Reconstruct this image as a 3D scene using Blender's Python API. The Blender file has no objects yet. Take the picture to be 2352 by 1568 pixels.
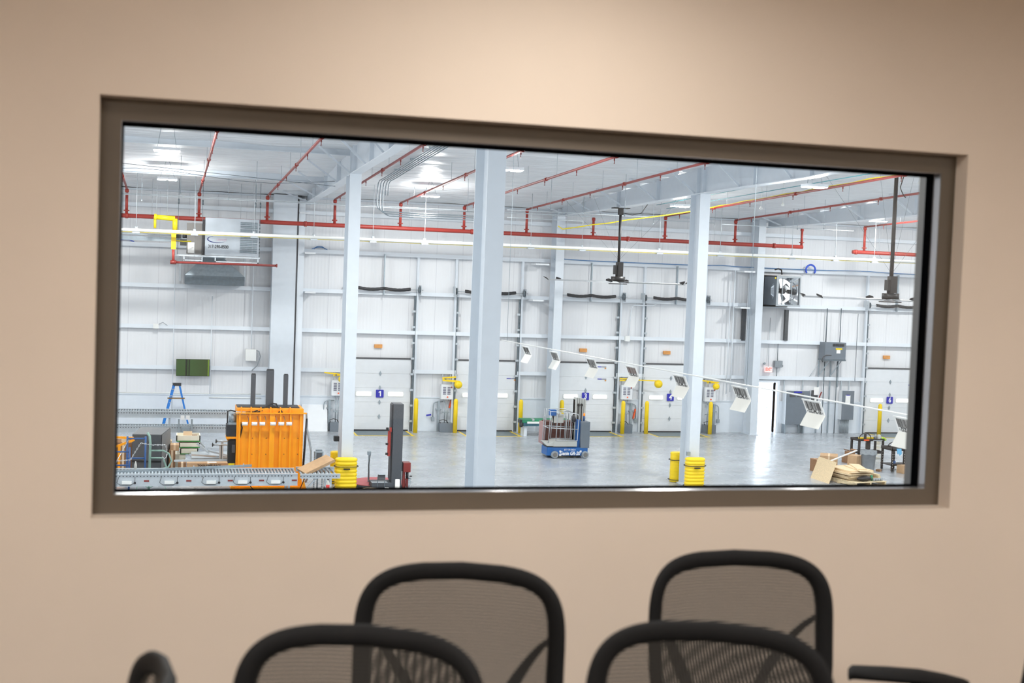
import bpy, math, random
from math import sin, cos, pi, sqrt, radians as RD
from mathutils import Vector, Matrix, Euler

random.seed(7)
SC = bpy.context.scene
COL = SC.collection

# ------------------------------------------------------------------ camera
EYE = 6.15
FPX = 2948.8
YAW, PITCH, ROLL = 0.263013, 0.0486332, 0.0371527
_f = Vector((sin(YAW), cos(YAW), 0)); _r = Vector((cos(YAW), -sin(YAW), 0)); _u = Vector((0, 0, 1))
FWD = _f * cos(PITCH) - _u * sin(PITCH)
_u2 = _u * cos(PITCH) + _f * sin(PITCH)
RGT = _r * cos(ROLL) + _u2 * sin(ROLL)
UPV = _u2 * cos(ROLL) - _r * sin(ROLL)
cam = bpy.data.cameras.new('camera')
cam.sensor_width = 36.0
cam.lens = FPX / 2352 * 36.0
cam.clip_start = 0.05
cam.clip_end = 400
cam.dof.use_dof = True
cam.dof.focus_distance = 38.0
cam.dof.aperture_fstop = 4.0
co = bpy.data.objects.new('camera', cam)
COL.objects.link(co)
m = Matrix((RGT, UPV, -FWD)).transposed().to_4x4()
m.translation = Vector((0, 0, EYE))
co.matrix_world = m
SC.camera = co

# ------------------------------------------------------------------ view, sky
SC.view_settings.view_transform = 'Standard'
SC.view_settings.look = 'None'
SC.view_settings.exposure = 0.0
SC.view_settings.gamma = 1.0
SC.view_settings.use_curve_mapping = False
w = bpy.data.worlds.new('sky')
SC.world = w
w.use_nodes = True
w.node_tree.nodes['Background'].inputs[0].default_value = (0.86, 0.93, 1.0, 1)
w.node_tree.nodes['Background'].inputs[1].default_value = 9.0
SC.cycles.use_denoising = True
SC.cycles.max_bounces = 8
SC.cycles.diffuse_bounces = 5
SC.cycles.glossy_bounces = 4
SC.cycles.transparent_max_bounces = 12
SC.cycles.sample_clamp_indirect = 8.0
SC.cycles.caustics_reflective = False
SC.cycles.caustics_refractive = False

def lamp(name, kind, loc, power, color=(1, 1, 1), **kw):
    d = bpy.data.lights.new(name, kind)
    d.energy = power; d.color = color
    rot = kw.pop('rot', None)
    for k, v in kw.items(): setattr(d, k, v)
    o = bpy.data.objects.new(name, d); COL.objects.link(o); o.location = loc
    if rot: o.rotation_euler = rot
    return o

OFL = 4.50      # office floor
OCE = 7.30      # office ceiling
ROOF = lambda Y: 9.07 + (50 - Y) * 0.055
# lamps of the room: office recessed lights and the hall's high bays (fixtures are built further down)
OFFICE_LAMPS = [(1.15, 2.98), (-1.0, 0.3), (3.6, 0.3)]
for i, (x, y) in enumerate(OFFICE_LAMPS):
    lamp('office_light', 'AREA', (x, y, OCE - 0.03), [22, 124, 124][i], (1.0, 0.99, 0.985), shape='RECTANGLE', size=0.5 if i == 0 else 1.1, size_y=0.5)
BAYS = [(-0.10, 31.9), (-0.10, 42.5), (8.7, 43.9), (8.3, 31.6), (17.2, 42.0), (16.6, 31.2), (26.4, 44.4), (25.0, 31.0),
        (-8.5, 42.5), (-8.5, 31.9), (34.5, 44.0), (34.0, 31.0), (-0.1, 20.5), (8.3, 20.5), (16.8, 20.5), (25.0, 20.5),
        (-0.1, 10), (8.3, 10), (16.8, 10), (25, 10)]
for (x, y) in BAYS:
    lamp('high_bay_light', 'AREA', (x, y, 8.82), 330, (1.0, 0.975, 0.935), shape='DISK', size=0.6)
    lamp('high_bay_glow', 'POINT', (x, y, 8.70), 240, (1.0, 0.975, 0.935), shadow_soft_size=0.22)

# ------------------------------------------------------------------ materials
def lin(c):
    return tuple(((v / 255) / 12.92 if v / 255 <= 0.04045 else ((v / 255 + 0.055) / 1.055) ** 2.4) for v in c) + (1,)
MT = {}
def mat(name, rgb, rough=0.5, metal=0.0, var=0.06, scale=6.0, emit=None, estr=1.0, bump=0.0, bscale=40.0, spec=0.5, trans=0.0, stretch=None):
    m = bpy.data.materials.new(name); m.use_nodes = True
    nt = m.node_tree; b = nt.nodes['Principled BSDF']
    c = lin(rgb)
    b.inputs['Roughness'].default_value = rough
    b.inputs['Metallic'].default_value = metal
    b.inputs['Specular IOR Level'].default_value = spec
    b.inputs['Transmission Weight'].default_value = trans
    tc = nt.nodes.new('ShaderNodeTexCoord')
    vec = tc.outputs['Object']
    if stretch:
        mp = nt.nodes.new('ShaderNodeMapping'); mp.inputs['Scale'].default_value = stretch
        nt.links.new(vec, mp.inputs[0]); vec = mp.outputs[0]
    if var > 0:
        n = nt.nodes.new('ShaderNodeTexNoise'); n.inputs['Scale'].default_value = scale; n.inputs['Detail'].default_value = 4
        nt.links.new(vec, n.inputs['Vector'])
        r = nt.nodes.new('ShaderNodeValToRGB')
        r.color_ramp.elements[0].position = 0.3; r.color_ramp.elements[1].position = 0.7
        r.color_ramp.elements[0].color = tuple(max(0, v * (1 - var)) for v in c[:3]) + (1,)
        r.color_ramp.elements[1].color = tuple(min(1, v * (1 + var)) for v in c[:3]) + (1,)
        nt.links.new(n.outputs['Fac'], r.inputs[0]); nt.links.new(r.outputs[0], b.inputs['Base Color'])
    else:
        b.inputs['Base Color'].default_value = c
    if bump > 0:
        n2 = nt.nodes.new('ShaderNodeTexNoise'); n2.inputs['Scale'].default_value = bscale; n2.inputs['Detail'].default_value = 3
        nt.links.new(vec, n2.inputs['Vector'])
        bp = nt.nodes.new('ShaderNodeBump'); bp.inputs['Strength'].default_value = bump; bp.inputs['Distance'].default_value = 0.02 if bump < 1 else 0.07
        nt.links.new(n2.outputs['Fac'], bp.inputs['Height']); nt.links.new(bp.outputs[0], b.inputs['Normal'])
    if emit:
        b.inputs['Emission Color'].default_value = lin(emit); b.inputs['Emission Strength'].default_value = estr
    MT[name] = m
    return m
def node(m, kind): return m.node_tree.nodes.new(kind)
def link(m, a, b): m.node_tree.links.new(a, b)

mat('plaster', (214, 199, 183), 0.75, var=0.02, scale=2, bump=0.06, bscale=300)
mat('bronze', (90, 79, 66), 0.62, 0.0, var=0.03)
mat('bead', (168, 166, 168), 0.2, 0.6, var=0.03)
mat('heaterskin', (172, 180, 188), 0.4, 0.45, var=0.1, scale=2)
mat('gasket', (10, 10, 12), 0.9, var=0, spec=0.0)
mat('graypaint', (120, 118, 116), 0.5, var=0.03)
mat('carpet', (84, 82, 80), 0.95, var=0.2, scale=120)
mat('officeceil', (226, 222, 214), 0.9, var=0.03, scale=60)
mat('steel', (212, 220, 228), 0.45, 0.0, var=0.02)
mat('steelwhite', (226, 233, 240), 0.4, 0.0, var=0.015)
mat('concrete', (166, 172, 178), 0.3, 0, var=0.12, scale=0.55, spec=0.6, stretch=(1, 2.2, 1))
mat('liner', (222, 230, 238), 0.5, var=0.02)
mat('galv', (160, 172, 180), 0.4, 0.55, var=0.1, scale=12)
mat('galvdark', (104, 116, 124), 0.5, 0.4, var=0.12, scale=10)
mat('galvlight', (192, 200, 206), 0.38, 0.3, var=0.05, scale=9)
mat('whitepaint', (230, 234, 238), 0.4, var=0.02)
mat('whitepvc', (236, 238, 236), 0.35, var=0.02)
mat('red', (156, 50, 42), 0.45, var=0.04)
mat('redbox', (128, 42, 38), 0.42, var=0.04)
mat('redtop', (196, 92, 96), 0.5, var=0.06)
mat('yellow', (250, 214, 20), 0.4, var=0.03)
mat('yellowgas', (226, 206, 24), 0.45, var=0.05)
mat('orange', (250, 160, 4), 0.42, var=0.06, scale=3)
mat('orangesafe', (244, 96, 40), 0.45, var=0.03)
mat('rust', (120, 86, 30), 0.6, var=0.2)
mat('darkmetal', (52, 54, 58), 0.5, 0.3, var=0.08)
mat('fanblack', (34, 34, 36), 0.45, 0.2, var=0.05)
mat('charcoal', (74, 78, 84), 0.6, 0.0, var=0.1, scale=20)
mat('panelgray', (112, 122, 132), 0.5, 0.1, var=0.04)
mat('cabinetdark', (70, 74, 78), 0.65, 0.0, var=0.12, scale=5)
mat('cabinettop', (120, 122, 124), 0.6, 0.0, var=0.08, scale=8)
mat('gray', (150, 158, 164), 0.5, var=0.05)
mat('darkgray', (78, 80, 84), 0.6, var=0.08)
mat('black', (20, 20, 22), 0.5, var=0.05)
mat('rubber', (38, 38, 40), 0.8, var=0.08)
mat('chairplastic', (12, 11, 11), 0.75, spec=0.25, var=0.05, bump=0.05, bscale=500)
mat('chairfabric', (30, 29, 28), 0.9, var=0.1, scale=200)
mat('aluminium', (196, 200, 204), 0.35, 0.7, var=0.05)
mat('liftblue', (34, 100, 172), 0.4, var=0.03)
mat('signblue', (40, 44, 176), 0.45, var=0.02)
mat('ladderblue', (28, 120, 206), 0.45, var=0.04)
mat('scaffblue', (36, 84, 142), 0.45, var=0.06)
mat('frosted', (255, 255, 255), 0.5, var=0, emit=(255, 255, 255), estr=2.2)  # emission stands in for daylight behind the panes
mat('lamp', (255, 255, 255), 0.4, var=0, emit=(248, 252, 255), estr=22)
mat('officelamp', (255, 250, 240), 0.4, var=0, emit=(255, 236, 208), estr=6)
mat('exitred', (255, 120, 110), 0.4, var=0, emit=(255, 70, 56), estr=1.2)
mat('exitface', (250, 224, 222), 0.4, var=0, emit=(255, 205, 200), estr=0.5)
mat('textblack', (30, 32, 36), 0.6, var=0)
mat('textwhite', (245, 246, 248), 0.5, var=0)
mat('textgray', (120, 122, 140), 0.6, var=0)
mat('textpink', (206, 176, 190), 0.6, var=0)
mat('textnavy', (40, 50, 110), 0.6, var=0)
mat('paper', (240, 240, 238), 0.7, var=0.01)
mat('ivory', (240, 238, 230), 0.5, var=0.02)
mat('cardboard', (190, 156, 120), 0.85, var=0.08, scale=8)
mat('cardboarddark', (140, 104, 74), 0.9, var=0.1, scale=8)
mat('cardboardlight', (226, 200, 168), 0.85, var=0.05)
mat('plywood', (230, 206, 168), 0.75, var=0.08, scale=6, stretch=(1, 6, 1))
mat('osb', (214, 192, 156), 0.85, var=0.14, scale=26)
mat('palletwood', (222, 204, 168), 0.8, var=0.1, scale=7)
mat('woodorange', (214, 150, 84), 0.8, var=0.1, scale=9)
mat('cream', (236, 232, 214), 0.6, var=0.03)
mat('cartblack', (50, 46, 46), 0.55, var=0.06)
mat('bingray', (138, 146, 152), 0.6, var=0.12, scale=7)
mat('green', (28, 134, 96), 0.5, var=0.08)
mat('greenteal', (40, 92, 110), 0.5, var=0.25, scale=9)
mat('greenpipe', (140, 172, 160), 0.45, var=0.15, scale=8)
mat('greenline', (60, 150, 70), 0.5, var=0)
mat('brown', (92, 48, 38), 0.55, var=0.2, scale=6)
mat('mauve', (176, 140, 140), 0.5, var=0.08)
mat('tankgray', (188, 190, 186), 0.45, var=0.04)
mat('hosecable', (30, 30, 32), 0.6, var=0)
mat('bluecable', (60, 120, 176), 0.5, var=0)
mat('bluecoil', (40, 84, 200), 0.5, var=0)
mat('tealcable', (70, 150, 160), 0.5, var=0)
mat('chrome', (210, 214, 218), 0.2, 0.9, var=0)
mat('lime', (180, 224, 60), 0.5, var=0)
mat('gloveblue', (110, 180, 224), 0.6, var=0.05)
mat('bottlered', (206, 60, 58), 0.4, var=0.02)
mat('plate', (112, 126, 132), 0.5, 0.3, var=0.06)
mat('asphalt', (190, 192, 194), 0.9, var=0.05)
mat('carpaint', (206, 206, 212), 0.3, 0.2, var=0)
mat('carglass', (90, 88, 120), 0.15, 0.0, var=0)
mat('beacon', (255, 140, 20), 0.4, var=0, emit=(255, 140, 20), estr=0.6)

# glass: real panes, thin and clear
def glassmat(name, tint, refl):
    m = bpy.data.materials.new(name); m.use_nodes = True; nt = m.node_tree
    nt.nodes.remove(nt.nodes['Principled BSDF'])
    out = nt.nodes['Material Output']
    t = nt.nodes.new('ShaderNodeBsdfTransparent'); t.inputs[0].default_value = tint
    g = nt.nodes.new('ShaderNodeBsdfGlossy'); g.inputs['Roughness'].default_value = 0.02
    fr = nt.nodes.new('ShaderNodeFresnel'); fr.inputs[0].default_value = refl
    mx = nt.nodes.new('ShaderNodeMixShader')
    nt.links.new(fr.outputs[0], mx.inputs[0]); nt.links.new(t.outputs[0], mx.inputs[1]); nt.links.new(g.outputs[0], mx.inputs[2])
    nt.links.new(mx.outputs[0], out.inputs[0]); MT[name] = m
glassmat('glass', (0.965, 0.98, 0.985, 1), 1.30)
glassmat('film', (0.86, 0.9, 0.92, 1), 1.25)

# wall panels: fine vertical ribs and a seam about every metre
def ribbed(name, rgb, seam=1.06, rib=0.13, dark=0.72):
    m = mat(name, rgb, 0.45, var=0.015, scale=1.2)
    nt = m.node_tree; b = nt.nodes['Principled BSDF']
    tc = nt.nodes.new('ShaderNodeTexCoord'); sx = nt.nodes.new('ShaderNodeSeparateXYZ'); nt.links.new(tc.outputs['Object'], sx.inputs[0])
    def M(op, a, bb=None, **k):
        n = nt.nodes.new('ShaderNodeMath'); n.operation = op
        if hasattr(a, 'links') or not isinstance(a, (int, float)): nt.links.new(a, n.inputs[0])
        else: n.inputs[0].default_value = a
        if bb is not None:
            if isinstance(bb, (int, float)): n.inputs[1].default_value = bb
            else: nt.links.new(bb, n.inputs[1])
        return n.outputs[0]
    fr = M('FRACT', M('DIVIDE', M('ADD', sx.outputs[0], 100.0), seam))
    line = M('LESS_THAN', fr, 0.022)
    r = M('SINE', M('MULTIPLY', sx.outputs[0], 2 * pi / rib))
    src = b.inputs['Base Color'].links[0].from_socket
    mx = nt.nodes.new('ShaderNodeMix'); mx.data_type = 'RGBA'; mx.blend_type = 'MULTIPLY'
    nt.links.new(line, mx.inputs['Factor']); nt.links.new(src, mx.inputs['A']); mx.inputs['B'].default_value = (dark, dark, dark * 1.02, 1)
    nt.links.new(mx.outputs['Result'], b.inputs['Base Color'])
    bp = nt.nodes.new('ShaderNodeBump'); bp.inputs['Strength'].default_value = 0.35; bp.inputs['Distance'].default_value = 0.004
    nt.links.new(r, bp.inputs['Height']); nt.links.new(bp.outputs[0], b.inputs['Normal'])
ribbed('wallpanel', (228, 230, 233), dark=0.84)
mat('insulation', (234, 237, 240), 0.36, var=0.05, scale=1.6, bump=1.0, bscale=1.7, stretch=(0.6, 4, 1))
# concrete: scuffed, polished
def polish():
    m = MT['concrete']; nt = m.node_tree; b = nt.nodes['Principled BSDF']
    tc = nt.nodes.new('ShaderNodeTexCoord')
    n = nt.nodes.new('ShaderNodeTexNoise'); n.inputs['Scale'].default_value = 1.3; n.inputs['Detail'].default_value = 8
    nt.links.new(tc.outputs['Object'], n.inputs['Vector'])
    mr = nt.nodes.new('ShaderNodeMapRange'); mr.inputs[1].default_value = 0.3; mr.inputs[2].default_value = 0.7
    mr.inputs[3].default_value = 0.16; mr.inputs[4].default_value = 0.36
    nt.links.new(n.outputs['Fac'], mr.inputs[0]); nt.links.new(mr.outputs[0], b.inputs['Roughness'])
polish()
# chair mesh: woven threads with gaps, true transparency for every ray
def weave():
    m = bpy.data.materials.new('chairmesh'); m.use_nodes = True; nt = m.node_tree
    b = nt.nodes['Principled BSDF']; out = nt.nodes['Material Output']
    b.inputs['Base Color'].default_value = lin((34, 31, 26)); b.inputs['Roughness'].default_value = 0.6
    tc = nt.nodes.new('ShaderNodeTexCoord'); sx = nt.nodes.new('ShaderNodeSeparateXYZ'); nt.links.new(tc.outputs['Object'], sx.inputs[0])
    def M(op, a, v=None, w=None):
        n = nt.nodes.new('ShaderNodeMath'); n.operation = op
        nt.links.new(a, n.inputs[0])
        if v is not None:
            if isinstance(v, (int, float)): n.inputs[1].default_value = v
            else: nt.links.new(v, n.inputs[1])
        return n.outputs[0]
    row = M('LESS_THAN', M('FRACT', M('DIVIDE', M('ADD', sx.outputs[2], 5.0), 0.0078)), 0.40)
    colm = M('LESS_THAN', M('FRACT', M('DIVIDE', M('ADD', sx.outputs[0], 5.0), 0.0026)), 0.50)
    lw = nt.nodes.new('ShaderNodeLayerWeight'); lw.inputs['Blend'].default_value = 0.5      # threads close up when the cloth is seen edge on
    cov = M('MAXIMUM', M('MAXIMUM', row, colm), M('GREATER_THAN', lw.outputs['Facing'], 0.72))
    t = nt.nodes.new('ShaderNodeBsdfTransparent'); mx = nt.nodes.new('ShaderNodeMixShader')
    nt.links.new(cov, mx.inputs[0]); nt.links.new(t.outputs[0], mx.inputs[1]); nt.links.new(b.outputs[0], mx.inputs[2])
    nt.links.new(mx.outputs[0], out.inputs[0]); MT['chairmesh'] = m
weave()
# television: green reflection of grass, with two dark bands, painted into the screen's emission
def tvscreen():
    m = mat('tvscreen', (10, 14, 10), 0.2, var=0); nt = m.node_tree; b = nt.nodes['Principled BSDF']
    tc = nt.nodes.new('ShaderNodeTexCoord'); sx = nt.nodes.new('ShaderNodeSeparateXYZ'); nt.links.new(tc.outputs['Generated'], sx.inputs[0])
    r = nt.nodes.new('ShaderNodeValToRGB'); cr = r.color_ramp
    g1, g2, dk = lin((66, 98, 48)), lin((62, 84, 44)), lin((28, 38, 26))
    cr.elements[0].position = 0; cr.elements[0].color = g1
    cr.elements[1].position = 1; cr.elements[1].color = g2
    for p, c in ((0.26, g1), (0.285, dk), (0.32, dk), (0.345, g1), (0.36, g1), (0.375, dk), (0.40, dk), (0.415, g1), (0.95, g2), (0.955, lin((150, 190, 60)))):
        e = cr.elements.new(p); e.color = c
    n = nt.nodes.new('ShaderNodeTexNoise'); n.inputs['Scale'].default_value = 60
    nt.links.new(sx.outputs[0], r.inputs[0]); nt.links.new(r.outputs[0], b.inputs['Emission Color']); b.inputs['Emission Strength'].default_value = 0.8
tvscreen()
def stripes():
    m = mat('sunreflector', (214, 220, 226), 0.12, 0.9, var=0)
stripes()

# ------------------------------------------------------------------ mesh building
class MB:
    def __init__(s): s.v = []; s.f = []; s.sm = []; s.mi = []; s.ms = []; s.cur = 0
    def m(s, name):
        if name not in s.ms: s.ms.append(name)
        s.cur = s.ms.index(name); return s
    def add(s, vs, fs, smooth=False):
        n = len(s.v); s.v += [Vector(v) for v in vs]
        for f in fs: s.f.append(tuple(n + i for i in f)); s.sm.append(smooth); s.mi.append(s.cur)
        return s
    def box(s, x0, y0, z0, x1, y1, z1):
        x0, x1 = min(x0, x1), max(x0, x1); y0, y1 = min(y0, y1), max(y0, y1); z0, z1 = min(z0, z1), max(z0, z1)
        return s.add([(x0, y0, z0), (x1, y0, z0), (x1, y1, z0), (x0, y1, z0), (x0, y0, z1), (x1, y0, z1), (x1, y1, z1), (x0, y1, z1)],
                     [(0, 3, 2, 1), (4, 5, 6, 7), (0, 1, 5, 4), (1, 2, 6, 5), (2, 3, 7, 6), (3, 0, 4, 7)])
    def ob(s, c, d, rot=(0, 0, 0)):
        R = Euler(rot).to_matrix(); c = Vector(c); h = Vector(d) / 2
        vs = [c + R @ Vector((sx * h.x, sy * h.y, sz * h.z)) for sz in (-1, 1) for sx, sy in ((-1, -1), (1, -1), (1, 1), (-1, 1))]
        return s.add(vs, [(0, 3, 2, 1), (4, 5, 6, 7), (0, 1, 5, 4), (1, 2, 6, 5), (2, 3, 7, 6), (3, 0, 4, 7)])
    def rbox(s, c, d, r=0.02, rot=(0, 0, 0), n=3):
        # box with its vertical edges rounded
        R = Euler(rot).to_matrix(); c = Vector(c); hx, hy, hz = d[0] / 2, d[1] / 2, d[2] / 2
        pts = []
        for cx, cy, a0 in ((hx - r, hy - r, 0), (-hx + r, hy - r, pi / 2), (-hx + r, -hy + r, pi), (hx - r, -hy + r, 3 * pi / 2)):
            for k in range(n + 1):
                a = a0 + pi / 2 * k / n; pts.append((cx + r * cos(a), cy + r * sin(a)))
        N = len(pts)
        vs = [c + R @ Vector((x, y, z)) for z in (-hz, hz) for x, y in pts]
        return s.add(vs, [tuple(range(N - 1, -1, -1)), tuple(range(N, 2 * N))] + [(i, (i + 1) % N, N + (i + 1) % N, N + i) for i in range(N)])
    def bar(s, p0, p1, w, h, up=(0, 0, 1)):
        p0, p1 = Vector(p0), Vector(p1); d = (p1 - p0).normalized(); up = Vector(up)
        if abs(d.dot(up)) > 0.99: up = Vector((0, 1, 0))
        a = d.cross(up).normalized() * w / 2; b = a.cross(d).normalized() * h / 2
        vs = [p + q for p in (p0, p1) for q in (-a - b, a - b, a + b, -a + b)]
        return s.add(vs, [(0, 3, 2, 1), (4, 5, 6, 7), (0, 1, 5, 4), (1, 2, 6, 5), (2, 3, 7, 6), (3, 0, 4, 7)])
    def cyl(s, p0, p1, r, r2=None, n=12, smooth=True):
        p0, p1 = Vector(p0), Vector(p1); r2 = r if r2 is None else r2
        d = (p1 - p0).normalized(); up = Vector((0, 0, 1)) if abs(d.z) < 0.95 else Vector((1, 0, 0))
        a = d.cross(up).normalized(); b = d.cross(a)
        c = [(cos(2 * pi * i / n), sin(2 * pi * i / n)) for i in range(n)]
        vs = [p0 + (a * x + b * y) * r for x, y in c] + [p1 + (a * x + b * y) * r2 for x, y in c]
        s.add(vs, [(i, i + n, (i + 1) % n + n, (i + 1) % n) for i in range(n)], smooth)
        k = len(s.v) - 2 * n
        s.f.append(tuple(k + i for i in range(n))); s.f.append(tuple(k + n + i for i in range(n - 1, -1, -1)))
        s.sm += [False, False]; s.mi += [s.cur, s.cur]
        return s
    def tube(s, pts, r, n=8, closed=False, flat=1.0):
        pts = [Vector(p) for p in pts]; N = len(pts); vs = []
        a = None
        for i in range(N):
            if closed: d = pts[(i + 1) % N] - pts[i - 1]
            else: d = pts[min(i + 1, N - 1)] - pts[max(i - 1, 0)]
            d.normalize()
            if a is None:
                up = Vector((0, 0, 1)) if abs(d.z) < 0.9 else Vector((1, 0, 0)); a = d.cross(up).normalized()
            else: a = (a - d * a.dot(d)).normalized()
            b = d.cross(a); rr = r[i] if isinstance(r, (list, tuple)) else r
            vs += [pts[i] + a * cos(2 * pi * k / n) * rr + b * sin(2 * pi * k / n) * rr * flat for k in range(n)]
        fs = [(i * n + k, i * n + (k + 1) % n, (i + 1) % N * n + (k + 1) % n, (i + 1) % N * n + k) for i in range(N if closed else N - 1) for k in range(n)]
        s.add(vs, fs, True)
        if not closed:
            k0 = len(s.v) - N * n
            s.f.append(tuple(k0 + i for i in range(n - 1, -1, -1))); s.f.append(tuple(k0 + (N - 1) * n + i for i in range(n)))
            s.sm += [False, False]; s.mi += [s.cur, s.cur]
        return s
    def lathe(s, prof, c, n=20, axis='z', smooth=True):
        vs = []; c = Vector(c)
        for r, h in prof:
            for k in range(n):
                x, y = r * cos(2 * pi * k / n), r * sin(2 * pi * k / n)
                vs.append(c + (Vector((x, y, h)) if axis == 'z' else Vector((x, h, y)) if axis == 'y' else Vector((h, x, y))))
        P = len(prof)
        fs = [(i * n + k, i * n + (k + 1) % n, (i + 1) * n + (k + 1) % n, (i + 1) * n + k) for i in range(P - 1) for k in range(n)]
        s.add(vs, fs, smooth)
        k0 = len(s.v) - P * n
        s.f.append(tuple(k0 + i for i in range(n - 1, -1, -1))); s.f.append(tuple(k0 + (P - 1) * n + i for i in range(n)))
        s.sm += [False, False]; s.mi += [s.cur, s.cur]
        return s
    def prism(s, poly, vec):
        poly = [Vector(p) for p in poly]; vec = Vector(vec); N = len(poly)
        return s.add(poly + [p + vec for p in poly], [tuple(range(N - 1, -1, -1)), tuple(range(N, 2 * N))] + [(i, (i + 1) % N, N + (i + 1) % N, N + i) for i in range(N)])
    def grid(s, fn, nu, nv, smooth=True):
        vs = [fn(i / nu, j / nv) for j in range(nv + 1) for i in range(nu + 1)]
        return s.add(vs, [(j * (nu + 1) + i, j * (nu + 1) + i + 1, (j + 1) * (nu + 1) + i + 1, (j + 1) * (nu + 1) + i) for j in range(nv) for i in range(nu)], smooth)

ORG = {}
def build(mb, name, mt, parent=None, origin=None, bevel=0.0, label=None):
    if parent is not None: org = ORG[parent]
    elif origin is not None: org = Vector(origin)
    else:
        xs = [v.x for v in mb.v]; ys = [v.y for v in mb.v]; zs = [v.z for v in mb.v]
        org = Vector(((min(xs) + max(xs)) / 2, (min(ys) + max(ys)) / 2, min(zs)))
    me = bpy.data.meshes.new(name)
    me.from_pydata([v - org for v in mb.v], [], mb.f)
    if mb.ms:
        for n in mb.ms: me.materials.append(MT[n])
        me.polygons.foreach_set('material_index', mb.mi)
    else: me.materials.append(MT[mt])
    me.polygons.foreach_set('use_smooth', mb.sm)
    me.update()
    o = bpy.data.objects.new(name, me); COL.objects.link(o)
    if parent is None: o.location = org
    else: o.parent = parent
    if bevel > 0:
        bv = o.modifiers.new('bevel', 'BEVEL'); bv.width = bevel; bv.segments = 2; bv.limit_method = 'ANGLE'
    if label: o['label'] = label
    ORG[o] = org
    return o
def islands(mb, name, mt, parent=None, **k):
    # one object for each separate piece of the builder
    par = list(range(len(mb.v)))
    def find(i):
        while par[i] != i: par[i] = par[par[i]]; i = par[i]
        return i
    for f in mb.f:
        for q in f[1:]: par[find(q)] = find(f[0])
    groups = {}
    for i, f in enumerate(mb.f): groups.setdefault(find(f[0]), []).append(i)
    out = []
    for fs in groups.values():
        m2 = MB(); mp = {}
        for i in fs:
            for q in mb.f[i]:
                if q not in mp: mp[q] = len(m2.v); m2.v.append(mb.v[q])
            m2.f.append(tuple(mp[q] for q in mb.f[i])); m2.sm.append(mb.sm[i]); m2.mi.append(0)
        out.append(build(m2, name, mt, parent, **k))
    return out
def tag(o, label, cat, group=None, kind=None):
    o['label'] = label; o['category'] = cat
    if group: o['group'] = group
    if kind: o['kind'] = kind
    return o
def thing(name, label, cat, loc=(0, 0, 0), group=None):
    o = bpy.data.objects.new(name, None); COL.objects.link(o); o.location = loc
    o.empty_display_size = 0.2
    ORG[o] = Vector(loc)
    return tag(o, label, cat, group)
def one(mb, name, mt, label, cat, group=None, **k):
    return tag(build(mb, name, mt, **k), label, cat, group)
def struct(mb, name, mt, **k):
    o = build(mb, name, mt, **k); o['kind'] = 'structure'; return o
def dup(root, loc, rz, label, group=None):
    def cp(o, par):
        c = o.copy(); COL.objects.link(c); c.parent = par
        for ch in [x for x in bpy.data.objects if x.parent == o]: cp(ch, c)
        return c
    r = cp(root, None); r.location = loc; r.rotation_euler = (0, 0, rz); r['label'] = label
    if group: r['group'] = group
    ORG[r] = Vector(loc)
    return r
def text(s, size, mt, parent, loc, rot=(pi / 2, 0, 0), sx=1.0, name='lettering', ext=0.002, shear=0.0, bold=0.0, align='CENTER'):
    cu = bpy.data.curves.new(name, 'FONT'); cu.body = s; cu.size = size; cu.extrude = ext; cu.shear = shear; cu.offset = bold
    cu.align_x = align; cu.align_y = 'CENTER'; cu.resolution_u = 3
    ob = bpy.data.objects.new(name, cu); COL.objects.link(ob)
    bpy.context.view_layer.update()
    me = bpy.data.meshes.new_from_object(ob.evaluated_get(bpy.context.evaluated_depsgraph_get()))
    bpy.data.objects.remove(ob)
    R = Euler(rot).to_matrix() if not isinstance(rot, Matrix) else rot
    org = ORG[parent]
    for v in me.vertices: v.co = R @ Vector((v.co.x * sx, v.co.y, v.co.z)) + Vector(loc) - org
    me.materials.clear(); me.materials.append(MT[mt]); me.name = name
    o = bpy.data.objects.new(name, me); COL.objects.link(o); o.parent = parent
    ORG[o] = org
    return o
# measuring helpers: where a sight line measured on the photo meets a real wall plane (Y) or level (z)
def _ray(x, y): return FWD * FPX + RGT * (x - 1176) - UPV * (y - 784)
def at(x, y, Y):
    d = _ray(x, y); t = Y / d.y; return Vector((d.x * t, Y, EYE + d.z * t))
def fl(x, y, z=0.0):
    d = _ray(x, y); t = (z - EYE) / d.z; return Vector((d.x * t, d.y * t, z))
# ================================================================== OFFICE
OX0, OX1, OY0 = -1.9, 4.9, -2.4
WX0, WX1, WZ0, WZ1 = -0.207, 2.722, 5.388, 6.648       # opening in the plaster
b = MB()
for (x0, x1, z0, z1) in ((OX0, WX0, OFL, OCE), (WX1, OX1, OFL, OCE), (WX0, WX1, OFL, WZ0), (WX0, WX1, WZ1, OCE)):
    b.box(x0, 4.0, z0, x1, 4.24, z1)
struct(b, 'wall_front', 'plaster')
struct(MB().box(OX0 - .1, OY0, OFL, OX0, 4.24, OCE), 'wall_left', 'plaster')
struct(MB().box(OX1, OY0, OFL, OX1 + .1, 4.24, OCE), 'wall_right', 'plaster')
struct(MB().box(OX0 - .1, OY0 - .1, OFL, OX1 + .1, OY0, OCE), 'wall_rear', 'plaster')
struct(MB().box(OX0 - .1, OY0 - .1, OFL - .25, OX1 + .1, 4.24, OFL), 'floor', 'carpet')
struct(MB().box(OX0 - .1, OY0 - .1, OCE, OX1 + .1, 4.24, OCE + .12), 'ceiling', 'officeceil')
struct(MB().box(OX0, 3.985, OFL, OX1, 4.0, OFL + .1), 'baseboard_front', 'black')
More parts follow.
